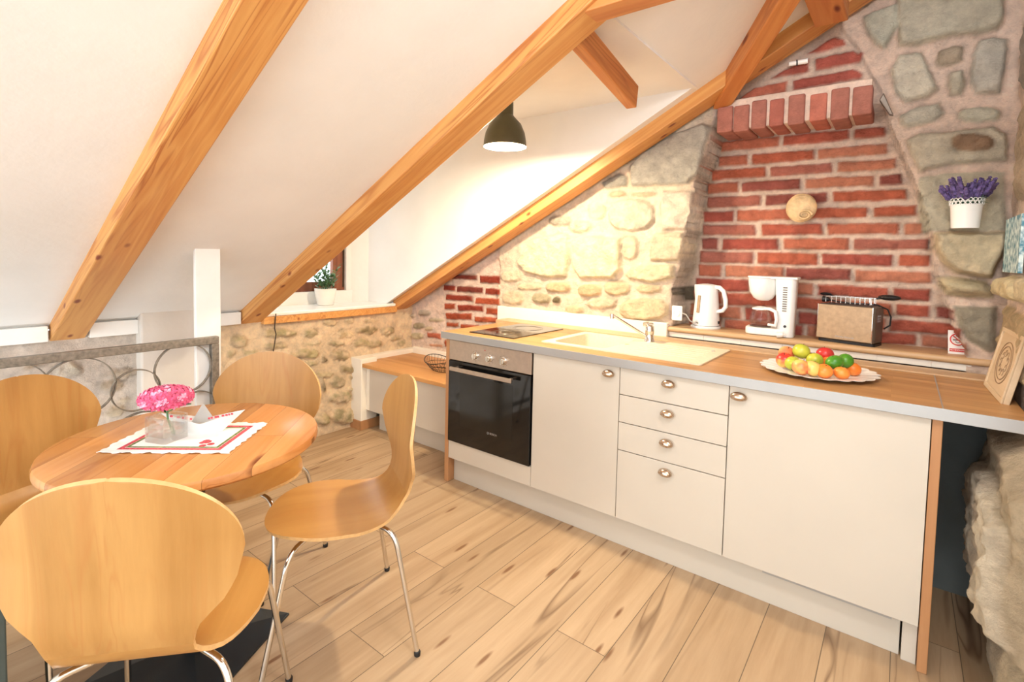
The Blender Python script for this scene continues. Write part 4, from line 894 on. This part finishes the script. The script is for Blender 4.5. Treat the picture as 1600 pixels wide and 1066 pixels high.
# ------------------------------------------------------------------ dining table
TX, TY, TZ = .265, -1.465, .735
t = empty('round_table', (TX, TY, 0)); tag(t, 'round oak dining table on a black pedestal, four chairs around it', 'table')
bm = bmesh.new(); lathe(bm, [(0, .700), (.375, .700), (.386, .703), (.392, .710), (.392, .726), (.388, .733), (.382, .735), (0, .735)], 96); o = mesh_obj('tabletop', bm, 'tabletop', t, smooth=True); o.rotation_euler = (0, 0, R(133))
bm = bmesh.new(); lathe(bm, [(0, .02), (.038, .02), (.038, .69), (0, .69)], 28); mesh_obj('column', bm, 'black', t, smooth=True)
bm = bmesh.new(); box(bm, -.19, .19, -.02, .02, .675, .6995); box(bm, -.02, .02, -.19, .19, .675, .6995); mesh_obj('bracket', bm, 'black', t, bevel=.002)
bm = bmesh.new(); s_ = .215; lo = [bm.verts.new((x*s_, y*s_, .0)) for x, y in [(-1, -1), (1, -1), (1, 1), (-1, 1)]]; md_ = [bm.verts.new((x*s_, y*s_, .008)) for x, y in [(-1, -1), (1, -1), (1, 1), (-1, 1)]]; hi_ = [bm.verts.new((x*.05, y*.05, .030)) for x, y in [(-1, -1), (1, -1), (1, 1), (-1, 1)]]
bm.faces.new(lo[::-1]); bm.faces.new(hi_)
for a, b in ((lo, md_), (md_, hi_)):
    for i in range(4): bm.faces.new((a[i], a[(i+1) % 4], b[(i+1) % 4], b[i]))
M['base_black'] = flat('black_iron_base', (36, 42, 46), .35, .3)
o = mesh_obj('base_plate', bm, 'base_black', t, bevel=.002); o.rotation_euler = (0, 0, R(27))

# ------------------------------------------------------------------ shell chairs
def spline(pts, n):
    P = [Vector(p) for p in pts]; P = [P[0]*2-P[1]]+P+[P[-1]*2-P[-2]]; out = []
    for i in range(1, len(P)-2):
        for k in range(n):
            q = k/n; a, b, c, d = P[i-1], P[i], P[i+1], P[i+2]
            out.append(.5*((2*b)+(c-a)*q+(2*a-5*b+4*c-d)*q*q+(-a+3*b-3*c+d)*q**3))
    out.append(P[-2]); return out
def interp(x, xs, ys):
    return float(np.interp(x, xs, ys))
CH, WB, WS, SZ, MID = .896, .237, .220, .439, .688
def make_chair():
    root = empty('dining_chair')
    # centre line from the front of the seat (+y) to the top of the back (-y)
    line = spline([(0, .235, SZ-.007), (0, .16, SZ+.005), (0, .04, SZ), (0, -.08, SZ-.005), (0, -.165, SZ+.013), (0, -.215, SZ+.06), (0, -.235, SZ+.125), (0, -.241, SZ+.205), (0, -.253, SZ+.31), (0, -.265, CH)], 6)
    ln = [0]
    for a, b in zip(line, line[1:]): ln.append(ln[-1]+(b-a).length)
    T = ln[-1]; n = 56; ws = []
    # half width along the length (smooth ends)
    def hw(s):
        zb = CH-.0
        if s < .215: return WS*math.sqrt(max(0, 1-((.215-s)/.215)**2))
        if s < .56:
            xs = [.215, .27, .33, .38, .42, .46, .50, .54, .56]; ys = [WS, WS*.985, WS*.9, .178, .150, .136, .14, WB*.66, WB*.75]
            return interp(s, xs, ys)
        top = T; mid_ = MID
        if s < mid_: return interp(s, [.56, .58, .62, mid_], [WB*.75, WB*.84, WB*.94, WB])
        return WB*math.sqrt(max(0, 1-((s-mid_)/(top-mid_))**2))
    ss = [T*(.5-.5*math.cos(math.pi*i/n)) for i in range(n+1)]
    m = 14; verts_top = []; nor = []
    grid = []
    for s in ss:
        j = max(0, min(len(ln)-2, next((k for k in range(len(ln)-1) if ln[k+1] >= s), len(ln)-2)))
        q = (s-ln[j])/(ln[j+1]-ln[j]); c = line[j].lerp(line[j+1], q); w = max(hw(s), .004)
        row = []
        back = min(1, max(0, (s-.50)/.2)); seat = min(1, max(0, 1-(s-.25)/.15))
        for k in range(m+1):
            x = -w+2*w*k/m; r2 = (x/.25)**2
            y = c.y+.050*r2*back; z = c.z+.012*r2*seat
            if s < .06: z -= 0
            row.append(Vector((x, y, z)))
        grid.append(row)
    th = .0052
    nm = [[None]*(m+1) for _ in grid]
    for i in range(n+1):
        for k in range(m+1):
            du = grid[min(n, i+1)][k]-grid[max(0, i-1)][k]; dv = Vector((1, (grid[i][min(m, k+1)].y-grid[i][max(0, k-1)].y)/max(1e-6, grid[i][min(m, k+1)].x-grid[i][max(0, k-1)].x), (grid[i][min(m, k+1)].z-grid[i][max(0, k-1)].z)/max(1e-6, grid[i][min(m, k+1)].x-grid[i][max(0, k-1)].x)))
            if k in (0, m): du = Vector((0, du.y, du.z))
            nn_ = dv.cross(Vector((0, du.y, du.z)) if abs(du.x) > 0 else du).normalized(); nm[i][k] = nn_
    split = next(i for i, s in enumerate(ss) if s > .47)
    def part(name, i0, i1, wd='ply'):
        bm = bmesh.new(); A = [[bm.verts.new(grid[i][k]+nm[i][k]*th) for k in range(m+1)] for i in range(i0, i1+1)]; B = [[bm.verts.new(grid[i][k]-nm[i][k]*th) for k in range(m+1)] for i in range(i0, i1+1)]
        r = i1-i0
        for i in range(r):
            for k in range(m):
                bm.faces.new((A[i][k], A[i][k+1], A[i+1][k+1], A[i+1][k])); bm.faces.new((B[i][k], B[i+1][k], B[i+1][k+1], B[i][k+1]))
            bm.faces.new((A[i][0], A[i+1][0], B[i+1][0], B[i][0])).material_index = 1; bm.faces.new((A[i][m], B[i][m], B[i+1][m], A[i+1][m])).material_index = 1
        for i in (0, r):
            for k in range(m):
                f = bm.faces.new((A[i][k], B[i][k], B[i][k+1], A[i][k+1])); f.material_index = 1
        return mesh_obj(name, bm, wd, root, smooth=True, mats=[wd, 'ply_edge'])
    part('seat', 0, split); part('backrest', split, n, 'ply_back')
    zt = .410
    def legpath(sx, sy):
        f = Vector((sx*(.225 if sy > 0 else .252), .252 if sy > 0 else -.232, .006)); k = Vector((sx*.185, .165 if sy > 0 else -.165, zt))
        a = Vector((sx*.02, .035*sy-.0, zt)); 
        d1 = (k-a).normalized(); d2 = (f-k).normalized()
        p = [a, k-d1*.05]
        for i in range(1, 7):
            q = i/7; p0, p1, p2 = k-d1*.05, k, k+d2*.06
            p.append(p0*(1-q)**2+p1*2*q*(1-q)+p2*q*q)
        p += [k+d2*.06, f]
        return p, f
    for sx in (-1, 1):
        for sy in (1, -1):
            p, f = legpath(sx, sy); bm = bmesh.new(); tube(bm, p, .0085, 12); lg = mesh_obj('leg', bm, 'chrome', root, smooth=True)
            bm = bmesh.new(); lathe(bm, [(0, 0), (.0105, 0), (.0115, .012), (.0095, .016), (0, .016)], 14, c=(f.x, f.y, 0)); mesh_obj('foot_cap', bm, 'black', lg, smooth=True)
    bm = bmesh.new(); prism(bm, rr(-.055, .055, -.055, .055, .02), zt+.008, zt+.018); mesh_obj('mounting_plate', bm, 'black', root)
    return root
def dup(root, label):
    r_ = root.copy(); C.objects.link(r_)
    for ch in list(root.children):
        c_ = ch.copy(); C.objects.link(c_); c_.parent = r_
        for g in ch.children: d_ = g.copy(); C.objects.link(d_); d_.parent = c_
    r_['label'] = label; return r_
chair = make_chair()
tag(chair, 'beech plywood chair in the foreground, seen from behind', 'chair', 'chairs around the round table')
spots = [((.679, -1.667), (-.749, .662), None), ((-.085, -1.703), (.934, .358), 'beech plywood chair at the left edge, in front of the iron railing'),
         ((.02, -1.18), (.639, -.77), 'beech plywood chair behind the table, against the rubble wall'), ((.542, -1.096), (-.458, -.889), 'beech plywood chair pulled out on the right, side on, nearest the oven')]
for i, ((x, y), (gx, gy), lab) in enumerate(spots):
    c_ = chair if i == 0 else dup(chair, lab)
    c_.location = (x, y, 0); c_.rotation_euler = (0, 0, math.atan2(gy, gx)-math.pi/2)

# ------------------------------------------------------------------ on the table
ma = [(.217, -1.694), (.515, -1.443), (.318, -1.237), (.032, -1.516)]
mc = Vector((sum(p[0] for p in ma)/4, sum(p[1] for p in ma)/4)); ang = math.atan2(ma[1][1]-ma[0][1], ma[1][0]-ma[0][0])
wl = math.hypot(ma[1][0]-ma[0][0], ma[1][1]-ma[0][1])/2; wh = math.hypot(ma[2][0]-ma[1][0], ma[2][1]-ma[1][1])/2*.98
t = empty('placemat', (mc.x, mc.y, TZ), ang); tag(t, 'white rectangular table mat with a pink and green border', 'placemat')
def sheet(name, mat, x0, x1, y0, y1, z, th, par, wave=0, nx=40, ny=28):
    bm = bmesh.new(); g = []
    for j in range(ny+1):
        row = []
        for i in range(nx+1):
            x = x0+(x1-x0)*i/nx; y = y0+(y1-y0)*j/ny; e = min(i, nx-i, j, ny-j)
            zz = z+.0004+(wave*(.5+.5*math.sin(i*.9+j*.3)*math.cos(j*.8)) if e <= 1 else 0); ed = .0035*math.sin(i*2.1+j*1.7) if (e == 0 and wave) else 0
            row.append(bm.verts.new((x+(ed if i in (0, nx) else 0), y+(ed if j in (0, ny) else 0), zz)))
        g.append(row)
    for j in range(ny):
        for i in range(nx): bm.faces.new((g[j][i], g[j][i+1], g[j+1][i+1], g[j+1][i]))
    o = mesh_obj(name, bm, mat, par); md = o.modifiers.new('solid', 'SOLIDIFY'); md.thickness = th; md.offset = 1; return o
sheet('cloth', 'paper', -wl, wl, -wh, wh, 0, .0014, t, wave=.004)
def frame_strip(name, mat, a, b, z, w):
    bm = bmesh.new()
    for x0, x1, y0, y1 in [(-a, a, -b, -b+w), (-a, a, b-w, b), (-a, -a+w, -b+w, b-w), (a-w, a, -b+w, b-w)]: box(bm, x0, x1, y0, y1, z, z+.0003)
    return mesh_obj(name, bm, mat, t)
M['rose'] = flat('rose_print', (206, 74, 84), .8, var=.35, scale=160); M['green_print'] = flat('green_print', (110, 124, 70), .8, var=.3, scale=90); M['cream_print'] = flat('cream_print', (240, 240, 214), .8, var=.03)
frame_strip('rose_border', 'rose', wl*.80, wh*.80, .0018, .014); frame_strip('green_border', 'green_print', wl*.72, wh*.68, .0019, .009)
bm = bmesh.new()
for k in range(7):
    x, y = wl*.42+.012*math.cos(k*2.4)*(k % 3), -wh*.34+.012*math.sin(k*2.4)*(k % 3+.5); prism(bm, [(x+.011*math.cos(2*math.pi*i/9), y+.011*math.sin(2*math.pi*i/9)) for i in range(9)], .0019, .0023+k*.00005)
mesh_obj('printed_flowers', bm, 'rose', t)
# square glass vase with a pink hydrangea
vx, vy = .236, -1.527
t = empty('glass_vase', (vx, vy, TZ+.002), R(22)); tag(t, 'low clear glass vase with water on the table mat', 'vase')
bm = bmesh.new(); a = .044; hgt = .078
def ringsq(s, z, r=.010): return [bm.verts.new((x, y, z)) for x, y in rr(-s, s, -s, s, r, 4)]
rg_ = [ringsq(a, .0), ringsq(a, hgt), ringsq(a-.005, hgt), ringsq(a-.006, .016)]
bm.faces.new(rg_[0][::-1]); bm.faces.new(rg_[-1])
for p_, q_ in zip(rg_, rg_[1:]):
    for i in range(len(p_)): bm.faces.new((p_[i], p_[(i+1) % len(p_)], q_[(i+1) % len(p_)], q_[i]))
mesh_obj('glass', bm, 'glass', t, smooth=True)
bm = bmesh.new(); prism(bm, rr(-a+.0065, a-.0065, -a+.0065, a-.0065, .008, 4), .0165, .045); mesh_obj('water', bm, 'glass', t)
t = empty('hydrangea', (vx, vy, TZ+.02), 0); tag(t, 'pink hydrangea head with a green leaf standing in the glass vase', 'flower')
bm = bmesh.new(); tube(bm, [(0.02, .01, 0), (.01, .0, .05), (0, 0, .095)], .003, 8); mesh_obj('stem', bm, 'leaf', t, smooth=True)
def petal_cluster(mat, sel):
    bm = bmesh.new(); rn = random.Random(5)
    for k in range(150):
        ph = k*2.399963; zc = 1-1.55*(k+.5)/150; rr_ = math.sqrt(max(0, 1-zc*zc)); c = Vector((.074*rr_*math.cos(ph), .074*rr_*math.sin(ph), .118+.034*zc)); nrm = Vector((rr_*math.cos(ph), rr_*math.sin(ph), zc*1.3)).normalized()
        if (k % 9 in (0, 4)) != sel: 
            rn.random(); continue
        u_ = nrm.orthogonal().normalized(); v_ = nrm.cross(u_); a0 = rn.random()*6; r_ = .0105
        for q in range(4):
            aa = a0+q*math.pi/2; d = u_*math.cos(aa)+v_*math.sin(aa); e = u_*math.cos(aa+1.57)+v_*math.sin(aa+1.57)
            p = [c, c+d*r_*.6+e*r_*.5+nrm*.003, c+d*r_*1.15+nrm*.0045, c+d*r_*.6-e*r_*.5+nrm*.003]; vs = [bm.verts.new(x) for x in p]; bm.faces.new(vs)
    o = mesh_obj('petals', bm, mat, t); md = o.modifiers.new('s', 'SOLIDIFY'); md.thickness = .0008; return o
petal_cluster('pink', False); petal_cluster('pink_pale', True)
bm = bmesh.new(); blob(bm, (0, 0, .112), 1, 18, 10, sq=(.066, .066, .028)); mesh_obj('flower_core', bm, 'pink', t, smooth=True)
def leaf(bm, p0, p1, w, bend=.0, n=6):
    p0, p1 = Vector(p0), Vector(p1); d = p1-p0; s_ = d.cross(Vector((0, 0, 1))); s_ = s_.normalized() if s_.length > 1e-6 else Vector((1, 0, 0)); L_ = []; 
    for i in range(n+1):
        q = i/n; c = p0+d*q+Vector((0, 0, bend*math.sin(math.pi*q))); ww = w*math.sin(math.pi*min(.98, max(.03, q)))**.8
        L_.append((bm.verts.new(c-s_*ww), bm.verts.new(c+Vector((0, 0, -w*.2))), bm.verts.new(c+s_*ww)))
    for a_, b_ in zip(L_, L_[1:]): bm.faces.new((a_[0], a_[1], b_[1], b_[0])); bm.faces.new((a_[1], a_[2], b_[2], b_[1]))
bm = bmesh.new(); leaf(bm, (0, 0, .07), (-.075, -.06, .098), .016, .008); leaf(bm, (0, 0, .07), (.06, .05, .10), .014, .006); o = mesh_obj('leaf', bm, 'leaf', t, smooth=True); md = o.modifiers.new('s', 'SOLIDIFY'); md.thickness = .0008
# folded paper boat
t = empty('paper_boat', (.258, -1.425, TZ+.002), R(50)); t.scale = (1.12, 1.12, 1.15); tag(t, 'folded white paper boat with small printed flowers beside the vase', 'paper boat')
bm = bmesh.new(); P_ = [(-.115, 0, .062), (.115, 0, .062), (-.05, 0, 0), (.05, 0, 0), (0, -.034, .034), (0, .034, .034), (0, 0, .072), (-.045, 0, .012), (.045, 0, .012), (0, -.022, 0), (0, .022, 0)]
V_ = [bm.verts.new(p) for p in P_]
for f in [(0, 2, 9, 4), (1, 4, 9, 3), (0, 5, 10, 2), (1, 3, 10, 5), (2, 10, 9), (3, 9, 10)]: bm.faces.new([V_[i] for i in f])
V2 = [bm.verts.new(p) for p in [(-.034, 0, .03), (0, -.003, .088), (.034, 0, .03), (0, .003, .03)]]; bm.faces.new((V2[0], V2[1], V2[2])); bm.faces.new((V2[0], V2[3], V2[2], V2[1]))
o = mesh_obj('folded_paper', bm, 'paper', t); md = o.modifiers.new('s', 'SOLIDIFY'); md.thickness = .0008
bm = bmesh.new(); rn = random.Random(2)
for k in range(16):
    x = rn.uniform(.02, .085)*(1 if k % 3 else -1); z = .058-.0*x; y = -.034*(1-abs(x)/.115)*.9; s_ = .0028
    box(bm, x-s_, x+s_, y-.0022, y-.0008, .046+abs(x)*.10-s_, .046+abs(x)*.10+s_)
mesh_obj('printed_flowers', bm, 'rose', t)

# ------------------------------------------------------------------ iron railing
RXX = -.455
t = empty('iron_railing', (RXX, -1.10, 0)); tag(t, 'grey wrought iron railing with rings around the stairwell', 'railing')
ya, yb = -1.085, -3.3; zt_ = .945
bm = bmesh.new(); box(bm, -.016, .016, yb+1.10, ya+1.10, zt_-.034, zt_); mesh_obj('top_rail', bm, 'rail', t, bevel=.003)
bm = bmesh.new(); box(bm, -.016, .016, yb+1.10, ya+1.10, .08, .105); mesh_obj('bottom_rail', bm, 'rail', t, bevel=.003)
for y in (ya-.016, -2.15, yb+.016): bm = bmesh.new(); box(bm, -.016, .016, y-.016+1.10, y+.016+1.10, -.02, zt_-.0345); mesh_obj('post', bm, 'rail', t, bevel=.002)
def ring_at(u, v, r):
    p = at(u, v, 'x', RXX); bm = bmesh.new(); n = 44; y, z = p[1]+1.10, p[2]
    A_ = []
    for i in range(n):
        a = 2*math.pi*i/n; A_.append([bm.verts.new((s_*.009, y+(r+q)*math.cos(a), z+(r+q)*math.sin(a))) for s_, q in ((-1, -.0022), (1, -.0022), (1, .0022), (-1, .0022))])
    for i in range(n):
        for k in range(4): bm.faces.new((A_[i][k], A_[i][(k+1) % 4], A_[(i+1) % n][(k+1) % 4], A_[(i+1) % n][k]))
    mesh_obj('ring', bm, 'rail', t)
for u, v, r in [(287, 576, .114), (213, 610, .088), (124, 606, .118), (18, 612, .105), (309, 640, .085), (222, 686, .118), (60, 690, .11), (-70, 640, .13)]: ring_at(u, v, r)

# dark metal cabinet at the left edge
t = empty('metal_cabinet', (.20, -2.06, 0)); tag(t, 'dark grey metal cabinet cut off by the left edge of the picture', 'cabinet')
bm = bmesh.new(); box(bm, -.20, .155, -.30, .135, .0, .555); mesh_obj('body', bm, 'grey', t, bevel=.004)
bm = bmesh.new(); box(bm, -.205, .160, -.305, .140, .556, .600); mesh_obj('lid', bm, 'grey', t, bevel=.006)

# ------------------------------------------------------------------ pendant lamp
PLX, PLY, PLZ = .408, -.009, 1.932
t = empty('pendant_lamp', (PLX, PLY, DZ)); tag(t, 'olive grey bell shaped pendant lamp behind the middle rafter', 'lamp')
bm = bmesh.new()
prof = [(.0, .265), (.040, .265), (.041, .165), (.054, .150), (.084, .118), (.104, .072), (.112, .030), (.114, .0), (.112, .0), (.109, .030), (.101, .070), (.081, .114), (.050, .146), (.0, .150)]
pr_ = [(r, z+PLZ-DZ) for r, z in prof]; lathe(bm, pr_[:8], 48); lathe(bm, pr_[7:], 48, mi=1)
bmesh.ops.remove_doubles(bm, verts=bm.verts[:], dist=1e-5); mesh_obj('shade', bm, 'shade_out', t, smooth=True, mats=['shade_out', 'shade_in'])
bm = bmesh.new(); tube(bm, [(0, 0, PLZ-DZ+.262), (0, 0, -.02)], .003, 8); lathe(bm, [(0, -.022), (.045, -.022), (.045, 0), (0, 0)], 24); mesh_obj('cord', bm, 'black', t, smooth=True)
M['bulb'] = base_mat('glowing_bulb', (255, 240, 214), .3); b_ = M['bulb'].node_tree.nodes['Principled BSDF']; b_.inputs['Emission Color'].default_value = (1, .86, .64, 1); b_.inputs['Emission Strength'].default_value = 40
bm = bmesh.new(); blob(bm, (0, 0, PLZ-DZ+.060), .034, 20, 14); bo = mesh_obj('bulb', bm, 'bulb', t, smooth=True)

# ------------------------------------------------------------------ plants
t = empty('potted_plant', (-1.43, .10, .941)); tag(t, 'small green leafy plant in a white pot on the window sill', 'plant')
bm = bmesh.new(); lathe(bm, [(0, 0), (.056, 0), (.062, .006), (.078, .095), (.082, .125), (.078, .127), (.072, .095), (0, .095)], 36); mesh_obj('pot', bm, 'ceramic', t, smooth=True)
bm = bmesh.new(); lathe(bm, [(0, .104), (.072, .100)], 20); mesh_obj('soil', bm, 'soil', t)
bm = bmesh.new(); b2 = bmesh.new(); rn = random.Random(8)
for k in range(20):
    a = rn.uniform(0, 6.28); r_ = rn.uniform(.0, .05); top = Vector((.10*math.cos(a)*rn.random(), .13*math.sin(a)*rn.random()+.0, rn.uniform(.20, .36))); b_ = Vector((r_*math.cos(a), r_*math.sin(a), .10))
    tube(b2, [tuple(b_), tuple(b_.lerp(top, .5)+Vector((0, 0, .01))), tuple(top)], .0014, 5)
    for q in range(12):
        f = .25+.75*q/11; c = b_.lerp(top, f); aa = q*2.4+k; d = Vector((math.cos(aa), math.sin(aa), .55)).normalized()*rn.uniform(.034, .056); leaf(bm, tuple(c), tuple(c+d), .0085, .003, 4)
o = mesh_obj('leaves', bm, 'leaf', t, smooth=True); mesh_obj('stems', b2, 'leaf_dark', t, smooth=True)
# lavender pot on the stone
t = empty('lavender_pot', (2.305, .648, 1.512)); tag(t, 'white metal pot of purple lavender with a pierced rim, standing on a jutting stone', 'potted plant')
bm = bmesh.new(); lathe(bm, [(0, 0), (.043, 0), (.045, .004), (.051, .086), (.053, .090), (.051, .094), (.050, .090), (.043, .006), (0, .006)], 40); mesh_obj('pot', bm, 'ceramic', t, smooth=True)
bm = bmesh.new(); n = 22
for i in range(n):   # lace rim of small loops
    a = 2*math.pi*(i+.5)/n
    for zz, rr_ in ((.101, .0066), (.114, .0066)):
        R0 = .0525+(zz-.09)*.11; aa = a+(math.pi/n if zz > .11 else 0)
        pts = [(math.cos(aa+rr_*math.cos(b_)/R0)*R0, math.sin(aa+rr_*math.cos(b_)/R0)*R0, zz+rr_*math.sin(b_)) for b_ in [R(x) for x in range(0, 360, 40)]]
        tube(bm, pts, .0016, 5, closed=True)
tube(bm, [(.0528*math.cos(a), .0528*math.sin(a), .0935) for a in [2*math.pi*i/40 for i in range(40)]], .0018, 6, closed=True)
mesh_obj('lace_rim', bm, 'ceramic', t, smooth=True)
bm = bmesh.new(); lathe(bm, [(0, .075), (.046, .075)], 20); mesh_obj('soil', bm, 'soil', t)
bm = bmesh.new(); b2 = bmesh.new(); rn = random.Random(4)
for k in range(46):
    a = rn.uniform(0, 6.28); q = math.sqrt(rn.random()); top = Vector((.098*q*math.cos(a), .078*q*math.sin(a), .172+.046*rn.random()-.02*q)); b_ = Vector((.03*q*math.cos(a), .03*q*math.sin(a), .08))
    tube(b2, [tuple(b_), tuple(b_.lerp(top, .6)+Vector((0, 0, .006))), tuple(top)], .0011, 5)
    for j in range(8):
        c = b_.lerp(top, .55+.065*j); blob(bm, c, .0115*(1-.06*j), 6, 4, sq=(1, 1, .8), wob=.5, seed=k*9+j)
for k in range(40):
    a = rn.uniform(0, 6.28); leaf(b2, (.03*math.cos(a), .03*math.sin(a), .09), (.07*math.cos(a), .06*math.sin(a), .10+.03*rn.random()), .003, .006, 4)
mesh_obj('blossoms', bm, 'lavender', t, smooth=True); mesh_obj('stems', b2, 'leaf_dark', t, smooth=True)

# blue picture in the niche, camera fixtures, cable
M['blue_print'] = skin('teal_print', (70, 130, 150), (214, 232, 230), 40, .40, .60, .5)
t = empty('blue_picture', (2.425, .50, 1.338)); tag(t, 'teal and white patterned picture standing on the stone shelf at the right edge', 'picture')
BX('panel', 'blue_print', 0, .012, -.20, .145, 0, .205, parent=t, bevel=.001)
t = empty('wall_spotlight', (1.655, .79, 2.345)); tag(t, 'small white metal clip lamp on the bricks below the rafter', 'lamp')
bm = bmesh.new(); tube(bm, [(-.045, -.045, .0), (.035, -.030, .004)], [.011, .013], 14); mesh_obj('tube', bm, 'ceramic', t, smooth=True)
bm = bmesh.new(); tube(bm, [(-.014, -.040, .001), (-.008, -.0385, .0015)], .0145, 14); mesh_obj('band', bm, 'black', t, smooth=True)
bm = bmesh.new(); tube(bm, [(.02, -.03, .002), (.02, .0, .002)], .006, 8); mesh_obj('bracket', bm, 'ceramic', t, smooth=True)
t = empty('iron_wedge', (1.990, .735, 2.10)); tag(t, 'dark iron wedge sticking out beside the soldier bricks', 'iron fitting')
bm = bmesh.new(); prism(bm, [(0, 0), (.014, .03), (.055, -.075), (.040, -.07)], -.015, .015, mtx=Matrix.Rotation(R(90), 4, 'X')); mesh_obj('wedge', bm, 'dark_steel', t, bevel=.003)
bm = bmesh.new(); tube(bm, [(-1.178, -.425, .935), (-1.176, -.43, .89), (-1.172, -.437, .84), (-1.170, -.428, .80), (-1.172, -.436, .74), (-1.168, -.447, .69), (-1.17, -.45, .6), (-1.165, -.45, .0)], .0035, 6)
tag(mesh_obj('cable', bm, 'gap', smooth=True), 'thin dark cable hanging down the rubble wall under the window sill', 'cable')
# ------------------------------------------------------------------ light
w = bpy.data.worlds.new('world'); S.world = w; w.use_nodes = True
nt = w.node_tree; bg = nt.nodes['Background']
bg.inputs['Color'].default_value = (.88, .95, 1, 1); bg.inputs['Strength'].default_value = 3.1
def lamp(name, kind, loc, energy, col, size=.1, **kw):
    l = bpy.data.lights.new(name, kind); l.energy = energy; l.color = col
    if kind == 'AREA': l.size = size
    else: l.shadow_soft_size = size
    for k, v in kw.items(): setattr(l, k, v)
    o = bpy.data.objects.new(name, l); C.objects.link(o); o.location = loc; return o
lamp('pendant_bulb', 'POINT', (.408, -.009, 1.95), 75, (1, .84, .60), .035)
lamp('ceiling_lamp', 'POINT', (2.25, -1.45, 2.5), 50, (.97, .98, 1), .12)  # unseen point light added to brighten the right side and upper wall
lamp('ceiling_lamp', 'POINT', (.2, -3.2, 1.5), 20, (.95, .98, 1), .2)  # second unseen light, added as fill from the far left
S.view_settings.view_transform = 'Standard'; S.view_settings.look = 'None'; S.view_settings.gamma = 1; S.view_settings.use_curve_mapping = False
S.view_settings.exposure = .30
